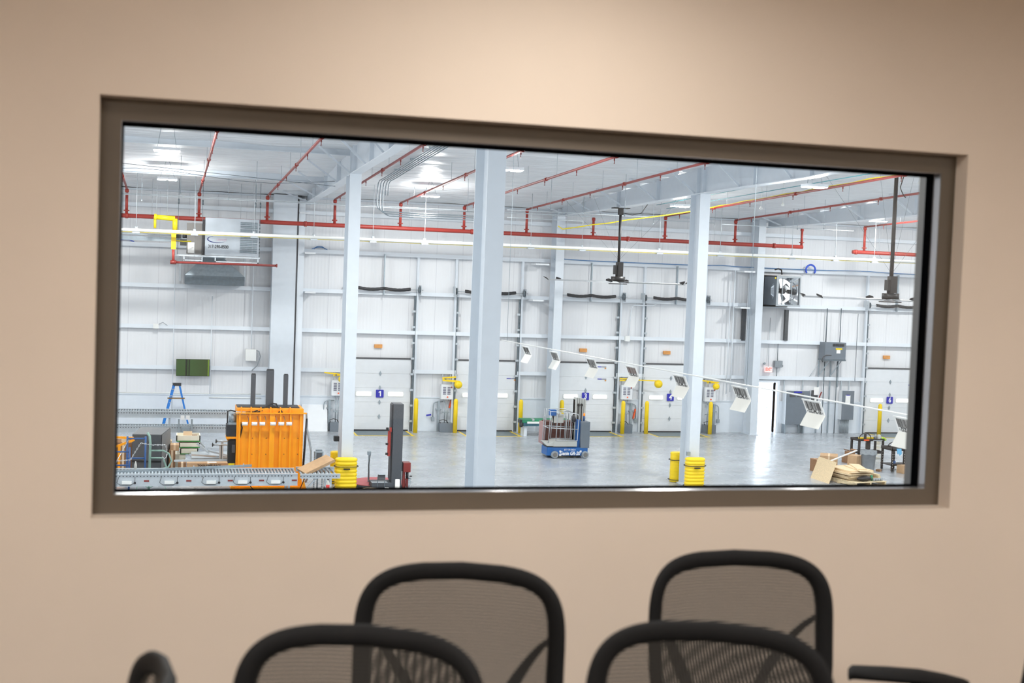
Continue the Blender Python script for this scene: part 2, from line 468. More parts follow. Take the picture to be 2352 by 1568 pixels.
# window: hollow metal frame set in the opening, gasket and pane
fx0, fx1, fz0, fz1 = WX0 - .002, WX1 + .002, WZ0 - .002, WZ1 + .002
ix0, ix1, iz0, iz1 = -0.147, 2.664, 5.447, 6.584
def ring(b, y0, y1, A, B):
    (ax0, ax1, az0, az1), (bx0, bx1, bz0, bz1) = A, B
    b.box(ax0, y0, az0, bx0, y1, az1); b.box(bx1, y0, az0, ax1, y1, az1)
    b.box(bx0, y0, az0, bx1, y1, bz0); b.box(bx0, y0, bz1, bx1, y1, az1)
    return b
win = bpy.data.objects.new('window_1', None); COL.objects.link(win); win['kind'] = 'structure'; ORG[win] = Vector((1.26, 4.1, WZ0)); win.location = ORG[win]
build(ring(MB(), 4.070, 4.116, (fx0, fx1, fz0, fz1), (ix0, ix1, iz0, iz1)), 'window_frame', 'bronze', win)
build(ring(MB(), 4.156, 4.205, (fx0, fx1, fz0, fz1), (ix0 - .01, ix1 - .002, iz0 - .03, iz1 + .03)), 'window_stop', 'graypaint', win, label='grey outer half of the window frame')
build(ring(MB(), 4.116, 4.156, (fx0, fx1, fz0, fz1), (ix0 + .006, ix1 - .006, iz0 + .004, iz1 - .010)), 'gasket', 'gasket', win)
build(ring(MB(), 4.073, 4.116, (ix0 - .002, ix1 + .002, iz0 - .002, iz1 + .002), (ix0 + .001, ix1 - .001, iz0 + .001, iz1 - .001)), 'glazing_bead', 'bead', win)
build(MB().box(ix0, 4.133, iz0, ix1, 4.139, iz1), 'window_pane', 'glass', win)
# recessed office light troffers
for i, (x, y) in enumerate(OFFICE_LAMPS):
    t = thing('ceiling_light', ['square recessed ceiling light nearest the window', 'recessed ceiling light over the left of the office', 'recessed ceiling light over the right of the office'][i], 'ceiling light', (x, y, OCE))
    hw = .25 if i == 0 else .55
    b = MB(); ring_y = 0
    b.box(x - hw - .03, y - .28, OCE - .015, x - hw, y + .28, OCE); b.box(x + hw, y - .28, OCE - .015, x + hw + .03, y + .28, OCE)
    b.box(x - hw, y - .28, OCE - .015, x + hw, y - .25, OCE); b.box(x - hw, y + .25, OCE - .015, x + hw, y + .28, OCE)
    build(b, 'frame', 'whitepaint', t)
    build(MB().box(x - hw, y - .25, OCE - .012, x + hw, y + .25, OCE - .002), 'diffuser', 'officelamp', t)

# ---- conference chairs
def back_outline(n=80, sc=1.0):
    pts = []
    for i in range(n):
        a = 2 * pi * i / n
        c, s = cos(a), sin(a)
        e = 2 / 5.6
        x = math.copysign(abs(c) ** e, c); z = math.copysign(abs(s) ** e, s)
        hw = 0.224 * (1 - 0.13 * max(0, -z) ** 1.5) * (1 + 0.02 * z)
        pts.append((x * hw, 0.70 + z * 0.243 + 0.014 * (1 - (x) ** 2) * (1 if z > 0 else 0)))
    return pts
def back_pos(x, z): return Vector((x, -0.055 * (x / .22) ** 2 + 0.16 * (z - 0.5) + 0.02 * sin((z - .5) * 7), z))
def make_chair(label):
    t = thing('mesh_office_chair', label, 'chair', (0, 0, 0))
    P = back_outline()
    b = MB(); N = len(P); vs = []; K = 10
    for i, (x, z) in enumerate(P):
        xa, za = P[i - 1]; xb, zb = P[(i + 1) % N]
        d = Vector((xb - xa, 0, zb - za)).normalized(); nrm = Vector((d.z, 0, -d.x))
        wdt = 0.0205 + 0.002 * max(0, (z - .9) / .1)
        for k in range(K):
            a = 2 * pi * k / K
            q = Vector((x, 0, z)) + nrm * (wdt * cos(a)); p = back_pos(q.x, q.z); p.y += 0.013 * sin(a)
            vs.append(p)
    b.add(vs, [(i * K + k, i * K + (k + 1) % K, (i + 1) % N * K + (k + 1) % K, (i + 1) % N * K + k) for i in range(N) for k in range(K)], True)
    build(b, 'back_frame', 'chairplastic', t)
    b = MB(); R = 12; vs = [back_pos(0, .70)]
    for r in range(1, R + 1):
        for (x, z) in P:
            q = r / R * .985; vs.append(back_pos(x * q, 0.70 + (z - .70) * q) + Vector((0, -.004, 0)))
    fs = [(0, 1 + i, 1 + (i + 1) % N) for i in range(N)]
    for r in range(R - 1):
        fs += [(1 + r * N + i, 1 + (r + 1) * N + i, 1 + (r + 1) * N + (i + 1) % N, 1 + r * N + (i + 1) % N) for i in range(N)]
    b.add(vs, fs, True); build(b, 'backrest_mesh', 'chairmesh', t)
    b = MB()
    for s in (-1, 1):
        pts = []
        for k in range(13):
            u = k / 12; x = s * (.215 - .175 * u ** .8); z = .815 - .33 * u; p = back_pos(x, z); p.y += .012 + .075 * sin(min(u * 1.4, 1) * pi / 2); pts.append(p)
        b.tube(pts, [.010 + .010 * min(1, k / 5) for k in range(13)], 8, flat=.7)
    b.ob((0, .075, .47), (.09, .04, .16), (RD(-10), 0, 0))
    build(b, 'back_support', 'chairplastic', t)
    b = MB()
    def seat(u, v):
        x = (u - .5) * .5; y = -.02 - v * .41
        ex = 1 - abs(2 * u - 1) ** 6; ey = 1 - abs(2 * v - 1) ** 6
        return Vector((x, y, .43 + .055 * (ex * ey) ** .25 - .02 * max(0, v - .8) * 4))
    b.grid(seat, 16, 14); b.grid(lambda u, v: Vector(((.5 - u) * .5, -.02 - v * .41, .42)), 2, 2, False)
    build(b, 'seat', 'chairfabric', t)
    for s in (-1, 1):
        a = build(MB().bar((s * .2, -.25, .41), (s * .29, -.25, .41), .05, .02).bar((s * .285, -.25, .40), (s * .285, -.27, .645), .05, .022), 'arm_post', 'chairplastic', t)
        pb = MB(); vs = []; nn = 12
        prof = [(-.44, .022, 0.0), (-.43, .036, 0.012), (-.34, .046, .016), (-.26, .048, .017), (-.20, .042, .008), (-.15, .03, -.004), (-.14, .018, -.008)]
        for (y, hw, dz) in prof:
            for k in range(nn):
                aa = 2 * pi * k / nn
                vs.append(Vector((s * .28 + hw * math.copysign(abs(cos(aa)) ** .6, cos(aa)), y, .655 + dz * .6 + .014 * sin(aa))))
        L = len(prof)
        pb.add(vs, [(i * nn + k, (i + 1) * nn + k, (i + 1) * nn + (k + 1) % nn, i * nn + (k + 1) % nn) for i in range(L - 1) for k in range(nn)] + [tuple(range(nn)), tuple(range((L - 1) * nn + nn - 1, (L - 1) * nn - 1, -1))], True)
        build(pb, 'arm_pad', 'chairplastic', t)
    build(MB().cyl((0, -.23, .09), (0, -.23, .30), .028).cyl((0, -.23, .30), (0, -.23, .41), .018).ob((0, -.21, .415), (.2, .26, .03)), 'gas_column', 'chairplastic', t)
    b = MB()
    for k in range(5):
        a = 2 * pi * k / 5 + .3
        b.tube([(0, -.23, .115), (.15 * cos(a), -.23 + .15 * sin(a), .10), (.25 * cos(a), -.23 + .25 * sin(a), .07)], [.026, .022, .014], 8)
    build(b, 'star_base', 'chairplastic', t)
    for k in range(5):
        a = 2 * pi * k / 5 + .3; c = Vector((.25 * cos(a), -.23 + .25 * sin(a), .028)); n = Vector((-sin(a), cos(a), 0))
        build(MB().cyl(c - n * .022, c - n * .006, .028).cyl(c + n * .006, c + n * .022, .028).cyl(c, c + Vector((0, 0, .045)), .007), 'caster', 'rubber', t)
    return t
G_CH = 'black mesh conference chairs'
ch = make_chair('black mesh office chair near the window, facing the room, left of centre')
ch['group'] = G_CH
CH = [((0.67, 2.86), -15, 'black mesh office chair standing below the middle of the window'),
      ((1.415, 2.93), -4, 'black mesh chair on the right nearer the window, half behind the front chair'),
      ((0.36, 2.35), -22, 'front black mesh chair on the left, overlapping the chair below the window'),
      ((1.045, 2.29), -21, 'front black mesh chair on the right, nearest the camera'),
      ((-0.055, 2.18), -90, 'black chair at the lower left, its narrow rounded back seen edge on'),
      ((2.015, 2.51), -115, 'black chair at the lower right, only one arm pad in view')]
for i, ((x, y), rz, lb) in enumerate(CH):
    if i == 0: c = ch; c.location = (x, y, OFL); c.rotation_euler = (0, 0, RD(rz)); c['label'] = lb
    else: c = dup(ch, (x, y, OFL), RD(rz), lb, G_CH)

# ================================================================== HALL SHELL
HX0, HX1, HY0, HY1 = -14.0, 42.0, 4.26, 50.0
PD0, PD1, PDZ = 24.36, at(1781, 900, 50).x, 2.15     # outside doorway
b = MB()
b.box(HX0, HY1, 0, PD0, HY1 + .2, 9.07).box(PD1, HY1, 0, HX1, HY1 + .2, 9.07).box(PD0, HY1, PDZ, PD1, HY1 + .2, 9.07)
struct(b, 'wall_back', 'wallpanel', origin=(0, 50, 0))
struct(MB().box(HX0 - .2, HY0, 0, HX0, HY1 + .2, 11.8), 'wall_side', 'wallpanel')
struct(MB().box(HX1, HY0, 0, HX1 + .2, HY1 + .2, 11.8), 'wall_far_side', 'wallpanel')
b = MB()
b.box(HX0, 4.06, 0, OX0 - .1, 4.26, 11.8).box(OX1 + .1, 4.06, 0, HX1, 4.26, 11.8).box(OX0 - .1, 4.245, 0, OX1 + .1, 4.26, OFL - .2).box(OX0 - .1, 4.245, OCE, OX1 + .1, 4.26, 11.8)
for (x0, x1, z0, z1) in ((OX0 - .1, WX0 - .01, OFL - .2, OCE), (WX1 + .01, OX1 + .1, OFL - .2, OCE), (WX0 - .01, WX1 + .01, OFL - .2, WZ0 - .01), (WX0 - .01, WX1 + .01, WZ1 + .01, OCE)):
    b.box(x0, 4.245, z0, x1, 4.26, z1)
struct(b, 'wall_near', 'wallpanel')
struct(MB().box(HX0 - .2, 4.0, -.2, HX1 + .2, HY1 + .2, 0), 'floor', 'concrete', origin=(0, 0, 0))
struct(MB().prism([(HX0 - 40, HY1 + .2, -.02), (HX1 + 60, HY1 + .2, -.02), (HX1 + 60, 56, -.1), (HX0 - 40, 56, -.1)], (0, 0, -.2)).prism([(HX0 - 40, 56, -.1), (HX1 + 60, 56, -.1), (HX1 + 60, 130, -9.0), (HX0 - 40, 130, -9.0)], (0, 0, -.2)), 'ground_outside', 'asphalt')
# roof with its white insulation blanket sagging between purlins
b = MB()
NX, NY = 110, 360
def roofpt(u, v):
    X = HX0 + u * (HX1 - HX0); Y = HY0 + v * (HY1 + .2 - HY0)
    ph = (HY1 - Y) / 1.52; s = abs(sin(pi * ph)) ** .7
    z = ROOF(Y) - 0.10 * s - 0.02 * sin(X * 2.1 + 3 * sin(ph * 2.3)) * s - .012 * sin(X * .9 + ph * 5)
    return Vector((X, Y, z))
b.grid(roofpt, NX, NY)
struct(b, 'ceiling', 'insulation', origin=(0, 0, 9))
struct(MB().prism([(HX0, HY0, ROOF(HY0) + .05), (HX1, HY0, ROOF(HY0) + .05), (HX1, HY1 + .2, ROOF(HY1) + .05), (HX0, HY1 + .2, ROOF(HY1) + .05)], (0, 0, .12)), 'ceiling_deck', 'steel')
# liner panel along the foot of the wall, broken at the dock doors
DOORS = [(8.13, '1'), (12.40, '2'), (16.63, '3'), (20.36, '4'), (30.66, '6')]
DW = 1.22; DH = 2.82
gaps = sorted([(x - DW - .12, x + DW + .12) for x, _ in DOORS] + [(PD0 - .06, PD1 + .06)])
x = HX0; n = 1
for g0, g1 in gaps + [(HX1, HX1)]:
    if g0 - x > .1:
        struct(MB().box(x, 49.93, 0, g0, 50, 1.31).box(x, 49.9, 1.31, g0, 50, 1.345), 'trim_%d' % n, 'liner'); n += 1
    x = g1
# girts
for z in (2.36, 3.89, 5.42, 6.93, 8.40):
    spans = [(HX0, HX1)]
    if z < 2.9:
        spans = []; x = HX0
        for g0, g1 in sorted([(c - DW - .05, c + DW + .05) for c, _ in DOORS]): spans.append((x, g0)); x = g1
        spans.append((x, HX1))
    b = MB()
    for x0, x1 in spans:
        b.box(x0, 49.80, z - .012, x1, 50, z + .005); b.box(x0, 49.785, z - .075, x1, 49.80, z + .075)
    struct(b, 'trim_%d' % n, 'steelwhite'); n += 1
# eave strut and dark closure line under the roof
struct(MB().box(HX0, 49.75, 8.93, HX1, 50, 9.0), 'trim_%d' % n, 'steel'); n += 1
struct(MB().box(HX0, 49.93, 9.0, 4.9, 50, 9.05), 'trim_%d' % n, 'darkgray'); n += 1

def hcol(b, cx, y, w, d, h, t=.02):
    # wide-flange column: front flange at y, back flange at y+d
    b.box(cx - w / 2, y, 0, cx + w / 2, y + t, h); b.box(cx - w / 2, y + d - t, 0, cx + w / 2, y + d, h)
    b.box(cx - .01, y + t, 0, cx + .01, y + d - t, h)
    b.box(cx - w / 2 - .05, y - .05, 0, cx + w / 2 + .05, y + d + .05, .03)
COLS = [(5.04, 36.3, .33, .80, 'tall pale blue steel column standing in the left yellow column guard'),
        (5.03, 20.0, .30, .85, 'broad pale steel column nearest the window, crossing the whole view'),
        (15.68, 36.3, .33, .74, 'tall pale steel column standing beside the right yellow column guard'),
        (15.05, 49.02, .34, .70, 'pale steel column on the back wall, left of the dock door numbered 3'),
        (23.80, 49.02, .32, .70, 'pale steel column on the back wall just left of the open doorway'),
        (26.3, 36.3, .33, .74, 'pale steel column in the hall, hidden beyond the right window jamb'),
        (15.9, 20.0, .3, .8, 'pale steel column close to the window on the right, outside the view'),
        (35.0, 49.02, .34, .70, 'pale steel column on the back wall at the far right')]
for cx, y, wd, dp, lb in COLS[:5] + COLS[7:]:
    b = MB(); hcol(b, cx, y, wd, dp, 9.0 if y > 48 else (9.45 if y < 30 else 8.94))
    one(b, 'steel_column', 'steel', lb, 'column', 'steel columns of the hall')
# the wide column with its shut side at the left bay
b = MB(); b.box(3.78, 49.15, 0, 4.66, 49.75, 9.0)
o = one(b, 'boxed_steel_column', 'steel', 'broad flat pale blue column on the back wall behind the orange baler', 'column')
b = MB(); b.box(4.66, 49.3, 0, 4.72, 49.9, 8.9); build(b, 'dark_joint', 'darkgray', o)  # dark gray strip between the broad face and the edge flange
b = MB(); b.box(4.74, 49.35, 0, 4.98, 49.9, 8.9); build(b, 'edge_flange', 'steelwhite', o)
# rafters: tapered frames from the back wall to the office wall
def zb(Y):
    P = [(50, 8.70), (46, 8.74), (42.7, 8.80), (39.8, 8.88), (36.5, 8.95), (30, 9.05), (27, 9.2), (24, 9.35), (20.5, 9.5), (14, 9.9), (4.3, 10.3)]
    for (a, za), (c, zc) in zip(P, P[1:]):
        if c <= Y <= a: return za + (zc - za) * (a - Y) / (a - c)
    return 10.3
def rafter(xs, label):
    t = thing('roof_rafter', label, 'beam', (xs(36), 27, 8.74), 'tapered roof rafters')
    web = MB(); fl_ = MB(); Ys = [49.7, 43, 36, 33, 30, 27, 24, 20.5, 14, 4.4]
    for a, c in zip(Ys, Ys[1:]):
        for (Xo, wth) in ((0, .012),):
            web.add([(xs(a) - wth, a, zb(a)), (xs(c) - wth, c, zb(c)), (xs(c) - wth, c, ROOF(c) - .08), (xs(a) - wth, a, ROOF(a) - .08),
                     (xs(a) + wth, a, zb(a)), (xs(c) + wth, c, zb(c)), (xs(c) + wth, c, ROOF(c) - .08), (xs(a) + wth, a, ROOF(a) - .08)],
                    [(0, 3, 2, 1), (4, 5, 6, 7), (0, 1, 5, 4), (3, 7, 6, 2)])
        fl_.bar((xs(a), a, zb(a)), (xs(c), c, zb(c)), .28, .025)
    for Y in (46.5, 43, 39.6, 36.6, 36.2, 33, 30, 27, 24, 20.4):
        web.box(xs(Y) - .13, Y - .01, zb(Y), xs(Y) + .13, Y + .01, ROOF(Y) - .1)
    build(web, 'web', 'steel', t); build(fl_, 'bottom_flange', 'steelwhite', t)
    for k in range(9):
        Y = 48.5 - k * 2.92
        for s in (-1,):
            build(MB().bar((xs(Y) + s * 1.02, Y, ROOF(Y) - .08), (xs(Y) + s * .08, Y, zb(Y) + .04), .06, .05), 'flange_brace', 'steel', t)
    return t
rafter(lambda Y: 5.04, 'pale roof rafter over the left column, sloping up from the boxed wall column')
rafter(lambda Y: 15.05 + (49.5 - Y) * .045, 'pale roof rafter in the middle carrying the nearer ceiling fan pole')
rafter(lambda Y: 24.4 + (49.5 - Y) * .065, 'pale roof rafter at the upper right, ending over the open doorway')
# eave struts of the left bay
for Y, lb in ((37.2, 'flat pale roof strut in the upper left corner of the view'), (43.9, 'flat pale roof strut at upper left, second below the window head')):
    b = MB(); b.box(-9, Y - .02, ROOF(Y) - .24, 5.0, Y, ROOF(Y) + .0).box(-9, Y - .1, ROOF(Y) - .26, 5.0, Y + .02, ROOF(Y) - .24)
    one(b, 'roof_strut', 'steel', lb, 'beam', 'roof struts of the left bay')
# ================================================================== DOCK DOORS
YD = 49.90
def dock_door(cx, num, label, lites=(1, 1)):
    t = thing('dock_door', label, 'door', (cx, 49.93, 0), 'sectional dock doors')
    H = DH; n = 5
    b = MB()
    for k in range(n):
        z0, z1 = k * H / n, (k + 1) * H / n
        b.box(cx - DW, YD, z0 + .002, cx + DW, YD + .05, z1 - .002)
        for j in range(1, 4): b.box(cx - DW + .03, YD - .004, z0 + j * H / n / 4 - .006, cx + DW - .03, YD, z0 + j * H / n / 4 + .006)
    build(b, 'door_panels', 'whitepaint', t)
    build(MB().box(cx - DW - .02, YD - .03, H + .0, cx + DW + .02, YD + .05, H + .055), 'top_seal', 'darkgray', t, label='dark rubber seal strip along the top')
    for s, on in ((-1, lites[0]), (1, lites[1])):
        if not on: continue
        xc = cx + s * .63
        build(MB().rbox((xc, YD - .012, 1.45), (.66, .2, .024), .05, rot=(pi / 2, 0, 0)), 'vision_frame', 'whitepvc', t)
        build(MB().rbox((xc, YD - .018, 1.45), (.58, .15, .03), .035, rot=(pi / 2, 0, 0)), 'vision_pane', 'frosted', t)
    # track, rollers, hinges
    for s in (-1, 1):
        build(MB().box(cx + s * (DW + .03), YD - .09, 0, cx + s * (DW + .09), YD - .02, 5.5).box(cx + s * (DW + .09), YD - .12, 0, cx + s * (DW + .105), YD + .05, 5.5), 'track', 'galvdark', t)
        b = MB()
        for k in range(8): b.box(cx + s * (DW - .04), YD - .1, .35 + k * .62, cx + s * (DW + .12), YD - .05, .43 + k * .62)
        islands(b, 'track_bracket', 'galvlight', t)
    for k in range(1, n):
        z = k * H / n
        build(MB().prism([(cx - .05, YD - .03, z), (cx, YD - .03, z - .1), (cx + .05, YD - .03, z), (cx, YD - .03, z + .1)], (0, .02, 0)), 'hinge', 'galv', t)
    if num:
        s = build(MB().rbox((cx, YD - .035, 1.46), (.30, .30, .03), .02, rot=(pi / 2, 0, 0)), 'number_sign', 'signblue', t, label='blue square sign with the white number %s' % num if num != '2' else 'blue square number sign')
        if num == '1':
            y_ = YD - .052
            build(MB().prism([(cx + .0, y_, 1.36), (cx + .045, y_, 1.36), (cx + .045, y_, 1.57), (cx + .005, y_, 1.57), (cx - .05, y_, 1.53), (cx - .05, y_, 1.495), (cx + .0, y_, 1.515)], (0, -.003, 0)), 'numeral', 'textwhite', s)
        else: text(num, .30, 'textwhite', s, (cx, YD - .054, 1.46), sx=.85, bold=.008, name='numeral')
    # torsion springs on a shaft above, black and slightly sagging
    zs = 5.58
    sh = build(MB().cyl((cx - 1.5, 49.6, zs), (cx + 1.55, 49.6, zs), .016), 'spring_shaft', 'galvlight', t)
    for s in (-1, 1):
        b = MB(); b.tube([(cx + s * (.0 + 1.04 * k / 12), 49.6, zs + .02 - .05 * sin(pi * k / 12)) for k in range(13)], [.062 + .006 * (k % 2) for k in range(13)], 10)
        build(b, 'torsion_spring', 'darkmetal', sh)
        build(MB().cyl((cx + s * 1.36, 49.6, zs), (cx + s * 1.41, 49.6, zs), .13, n=20), 'cable_drum', 'galvdark', sh)
        build(MB().box(cx + s * 1.45 - .01, 49.5, zs - .2, cx + s * 1.45 + .01, 49.95, zs + .18), 'bearing_plate', 'galvlight', sh)
    build(MB().box(cx - .02, 49.62, 5.35, cx + .02, 49.78, 6.93), 'spring_hanger', 'galv', t)
    for s in (-1, 1):
        build(MB().bar((cx + s * (DW + .14), 49.86, 0), (cx + s * (DW + .14), 49.86, 6.86), .09, .14), 'jamb_channel', 'steel', t)
    return t
dlab = {'1': 'white dock door numbered 1, right of the left column', '2': 'white dock door half hidden behind the broad middle column',
        '3': 'white dock door numbered 3, behind the blue lift', '4': 'white dock door with a number sign hidden by a hanging placard, left of the right column',
        '6': 'white dock door numbered 6 at the right end of the wall'}
for x, nm in DOORS: dock_door(x, nm, dlab[nm])
for k, (px, py, D_) in enumerate(((1373, 843, 3), (1373, 871, 3), (1164, 870, 2), (2087, 885, 6))):
    p = at(px, py, 49.86)
    lb = ['thin strip of coloured stickers near the top of the door numbered 3', 'lower strip of coloured stickers on the door numbered 3', 'coloured sticker strip on the door behind the middle column', 'coloured sticker strip on the door numbered 6'][k]
    t = thing('door_sticker', lb, 'sticker', p, 'sticker strips on the dock doors')
    build(MB().box(p.x + .0, 49.885, p.z, p.x + .18, 49.895, p.z + .03), 'blue_band', 'signblue', t)
    build(MB().box(p.x + .19, 49.885, p.z, p.x + .38, 49.895, p.z + .03), 'gray_band', 'textgray', t)
    build(MB().box(p.x + .31, 49.885, p.z - .07, p.x + .38, 49.895, p.z - .02), 'orange_dot', 'woodorange', t)
# orange wood blocks above the doors
for k, (px, py) in enumerate(((869, 795), (1340, 804.5), (1532, 810), (2037, 820.5))):
    p = at(px, py, 49.9)
    one(MB().box(p.x - .15, 49.9, p.z - .07, p.x + .16, 49.985, p.z + .075), 'wood_block', 'woodorange',
        'small orange wood block on the wall above ' + ['the door numbered 1', 'the door numbered 3', 'the door left of the right column', 'the door numbered 6'][k], 'block', 'wood blocks above the dock doors', bevel=.004)
# dock levelers
for k, (cx, nm) in enumerate(DOORS):
    y0, y1 = 48.35, 49.79
    t = thing('dock_leveler', ['steel dock plate in the floor before the door numbered 1', 'steel dock plate in the floor behind the broad middle column', 'steel dock plate in the floor before the door numbered 3', 'steel dock plate in the floor just left of the right column', 'steel dock plate in the floor before the door numbered 6'][k], 'dock leveler', (cx, 49, 0), 'dock plates in the floor')
    build(MB().box(cx - 1.02, y0, .001, cx + 1.02, y1, .006), 'deck_plate', 'plate', t)
    b = MB(); b.box(cx - 1.15, y0 - .1, .001, cx + 1.15, y0 - .02, .005)
    for s in (-1, 1): b.prism([(cx + s * 1.04, y1, .001), (cx + s * 1.12, y1, .001), (cx + s * 1.12, y0 - .02, .001), (cx + s * 1.04, y0 - .02, .001)][::s], (0, 0, .004))
    build(b, 'yellow_border', 'yellow', t)
    build(MB().box(cx - 1.15, 49.80, 0, cx + 1.15, 49.86, .05), 'rear_hinge', 'darkmetal', t)
# bollards
for k, (px, lb) in enumerate(((950, 'yellow bollard right of the door numbered 1'), (1040, 'yellow bollard just left of the door behind the middle column'), (1187, 'yellow bollard right of the middle column, left of the green toolbox'),
                              (1279, 'yellow bollard behind the blue lift, left of the door numbered 3'), (1416.5, 'yellow bollard right of the door numbered 3'), (1469.5, 'yellow bollard left of the door beside the right column'),
                              (1612, 'thin sliver of a yellow bollard peeking out behind the right column'), (1987, 'yellow bollard left of the door numbered 6'))):
    p = fl(px, 991)
    b = MB(); r = .085 if px != 950 else .088
    b.lathe([(r, 0), (r, 1.24), (r * .92, 1.29), (r * .7, 1.33), (r * .35, 1.35), (.005, 1.355)], (p.x, 49.3, 0), 20)
    one(b, 'bollard', 'yellow', lb, 'bollard', 'yellow bollards at the dock doors')

# ---- dock control stations: light arm, box, conduit, floor box
G_CT = 'dock control stations'
def station(px, py, s, lb, arm, cut=0):
    # px,py centre of the gray control panel on the photo
    p = at(px, py, 49.8); x = p.x
    t = thing('dock_control_box', 'white dock control box ' + lb, 'control box', (x, 49.8, p.z), 'dock control boxes')
    build(MB().box(x - .24, 49.62, p.z - .3, x + .24, 49.86, p.z + .3), 'cabinet', 'gray' if s == 0 else 'whitepaint', t, bevel=.01)
    b = MB()
    for i in range(2):
        for j in range(5): b.box(x - .17 + i * .18, 49.61, p.z + .16 - j * .065, x - .05 + i * .18, 49.625, p.z + .2 - j * .065)
    islands(b, 'button_label', 'textgray', t)
    build(MB().cyl((x + .02, 49.62, p.z - .2), (x + .02, 49.585, p.z - .2), .03), 'stop_button', 'orangesafe', t)
    build(MB().cyl((x + .17, 49.62, p.z + .19), (x + .17, 49.585, p.z + .19), .028), 'indicator', 'red', t)
    b = MB()
    for i in (-1, 1): b.cyl((x + i * .1, 49.75, p.z - .3), (x + i * .03, 49.75, p.z - .5), .012).cyl((x + i * .05, 49.75, p.z - .42), (x + i * .05, 49.75, .32), .02)
    b.box(x - .14, 49.7, .75, x + .14, 49.8, .79)
    islands(b, 'conduit', 'galv', t)
    # strut up to the girt
    b = MB()
    for i in (-1, 1): b.box(x + i * .16 - .02, 49.82, p.z + .3, x + i * .16 + .02, 49.86, 2.36)
    islands(b, 'mounting_strut', 'galvlight', t)
    # side conduit
    q = -1 if s == 1 else 1
    b = MB(); b.tube([(x + q * .5, 49.85, .55), (x + q * .5, 49.85, 1.0), (x + q * .48, 49.85, 1.1), (x + q * .4, 49.85, 1.16), (x + q * .1, 49.85, 1.18)], .018)
    b.box(x + q * .56, 49.82, .42, x + q * .44, 49.9, .56); b.box(x + q * .33, 49.8, 0, x + q * .24, 49.88, 1.2); b.box(x + q * .4, 49.79, .86, x + q * .17, 49.89, .9)
    islands(b, 'floor_conduit', 'galv', t)
    # leveler hydraulic box
    h = thing('hydraulic_box', 'gray box on the floor ' + lb, 'utility box', (x, 49.6, 0), 'gray floor boxes of the dock stations')
    build(MB().box(x - .28, 49.45, 0, x + .24, 49.75, .36), 'housing', 'panelgray', h, bevel=.01)
    build(MB().tube([(x - .26, 49.5, .36), (x - .3, 49.5, .46), (x - .15, 49.5, .50), (x - .02, 49.5, .46), (x + .05, 49.5, .36)], .014), 'cable', 'hosecable', h)
    # dock light
    zt = p.z + .52
    d = thing('dock_light', 'yellow folding dock light ' + lb, 'dock light', (x, 49.8, zt), 'yellow dock lights')
    if arm == 'fold':
        build(MB().bar((x - .22, 49.6, zt + .03), (x + .32, 49.55, zt + .09), .04, .06).bar((x - .22, 49.55, zt - .04), (x + .36, 49.45, zt - .08), .05, .08), 'arm', 'yellow', d)
        build(MB().lathe([(.05, 0), (.15, .05), (.16, .14), (.11, .22), (.04, .25)], (x + .38, 49.25, zt - .2), 18, 'y'), 'lamp_head', 'yellow', d)
    elif arm == 'long':
        build(MB().bar((x - .35, 49.6, zt + .05), (x + .3, 49.5, zt + .03), .05, .05).bar((x - .35, 49.6, zt - .03), (x + .3, 49.5, zt - .01), .05, .05).bar((x + .28, 49.5, zt + .01), (x + 1.15, 49.3, zt), .04, .045), 'arm', 'yellow', d)
        build(MB().lathe([(.05, 0), (.16, .05), (.17, .16), (.11, .24), (.04, .27)], (x + 1.2, 49.1, zt - .12), 18, 'y'), 'lamp_head', 'yellow', d)
    else:
        build(MB().bar((x - .55, 49.6, zt + .08), (x + .3, 49.5, zt), .05, .05).bar((x - .2, 49.6, zt - .02), (x + .3, 49.5, zt), .05, .05), 'arm', 'yellow', d)
        build(MB().lathe([(.05, 0), (.13, .05), (.14, .14), (.09, .2), (.04, .24)], (x + .1, 49.2, zt - .15), 18, 'y'), 'lamp_head', 'yellow', d)
    build(MB().bar((x - .1, 49.8, zt), (x - .1, 49.5, zt), .05, .05), 'wall_bracket', 'galvdark', d)
station(1025, 899, 1, 'right of the door numbered 1', 'fold')
station(775, 890, 1, 'left of the left column', 'tee')
station(1437, 900, 2, 'between the two bollards right of the door numbered 3', 'long')
station(1628, 905, 2, 'just right of the right column', 'tee')
for k, (px, py, dz) in enumerate(((1035, 925, .5), (1457, 950, .45))):
    p = at(px, py, 49.85)
    one(MB().bar((p.x + .04, 49.87, p.z + .2), (p.x - .04, 49.87, p.z - .2), .09, .05), 'wheel_chock', 'orangesafe', ['orange chock hung beside the bollard left of the middle column', 'orange chock hung between two bollards right of the door numbered 3'][k], 'wheel chock', 'orange wheel chocks')
p = at(985, 953, 49.8)
one(MB().ob((p.x, 49.83, p.z), (.2, .02, .06), (0, RD(-10), 0)), 'wall_tag', 'signblue', 'tiny blue tag on the wall right of the door numbered 1', 'tag')

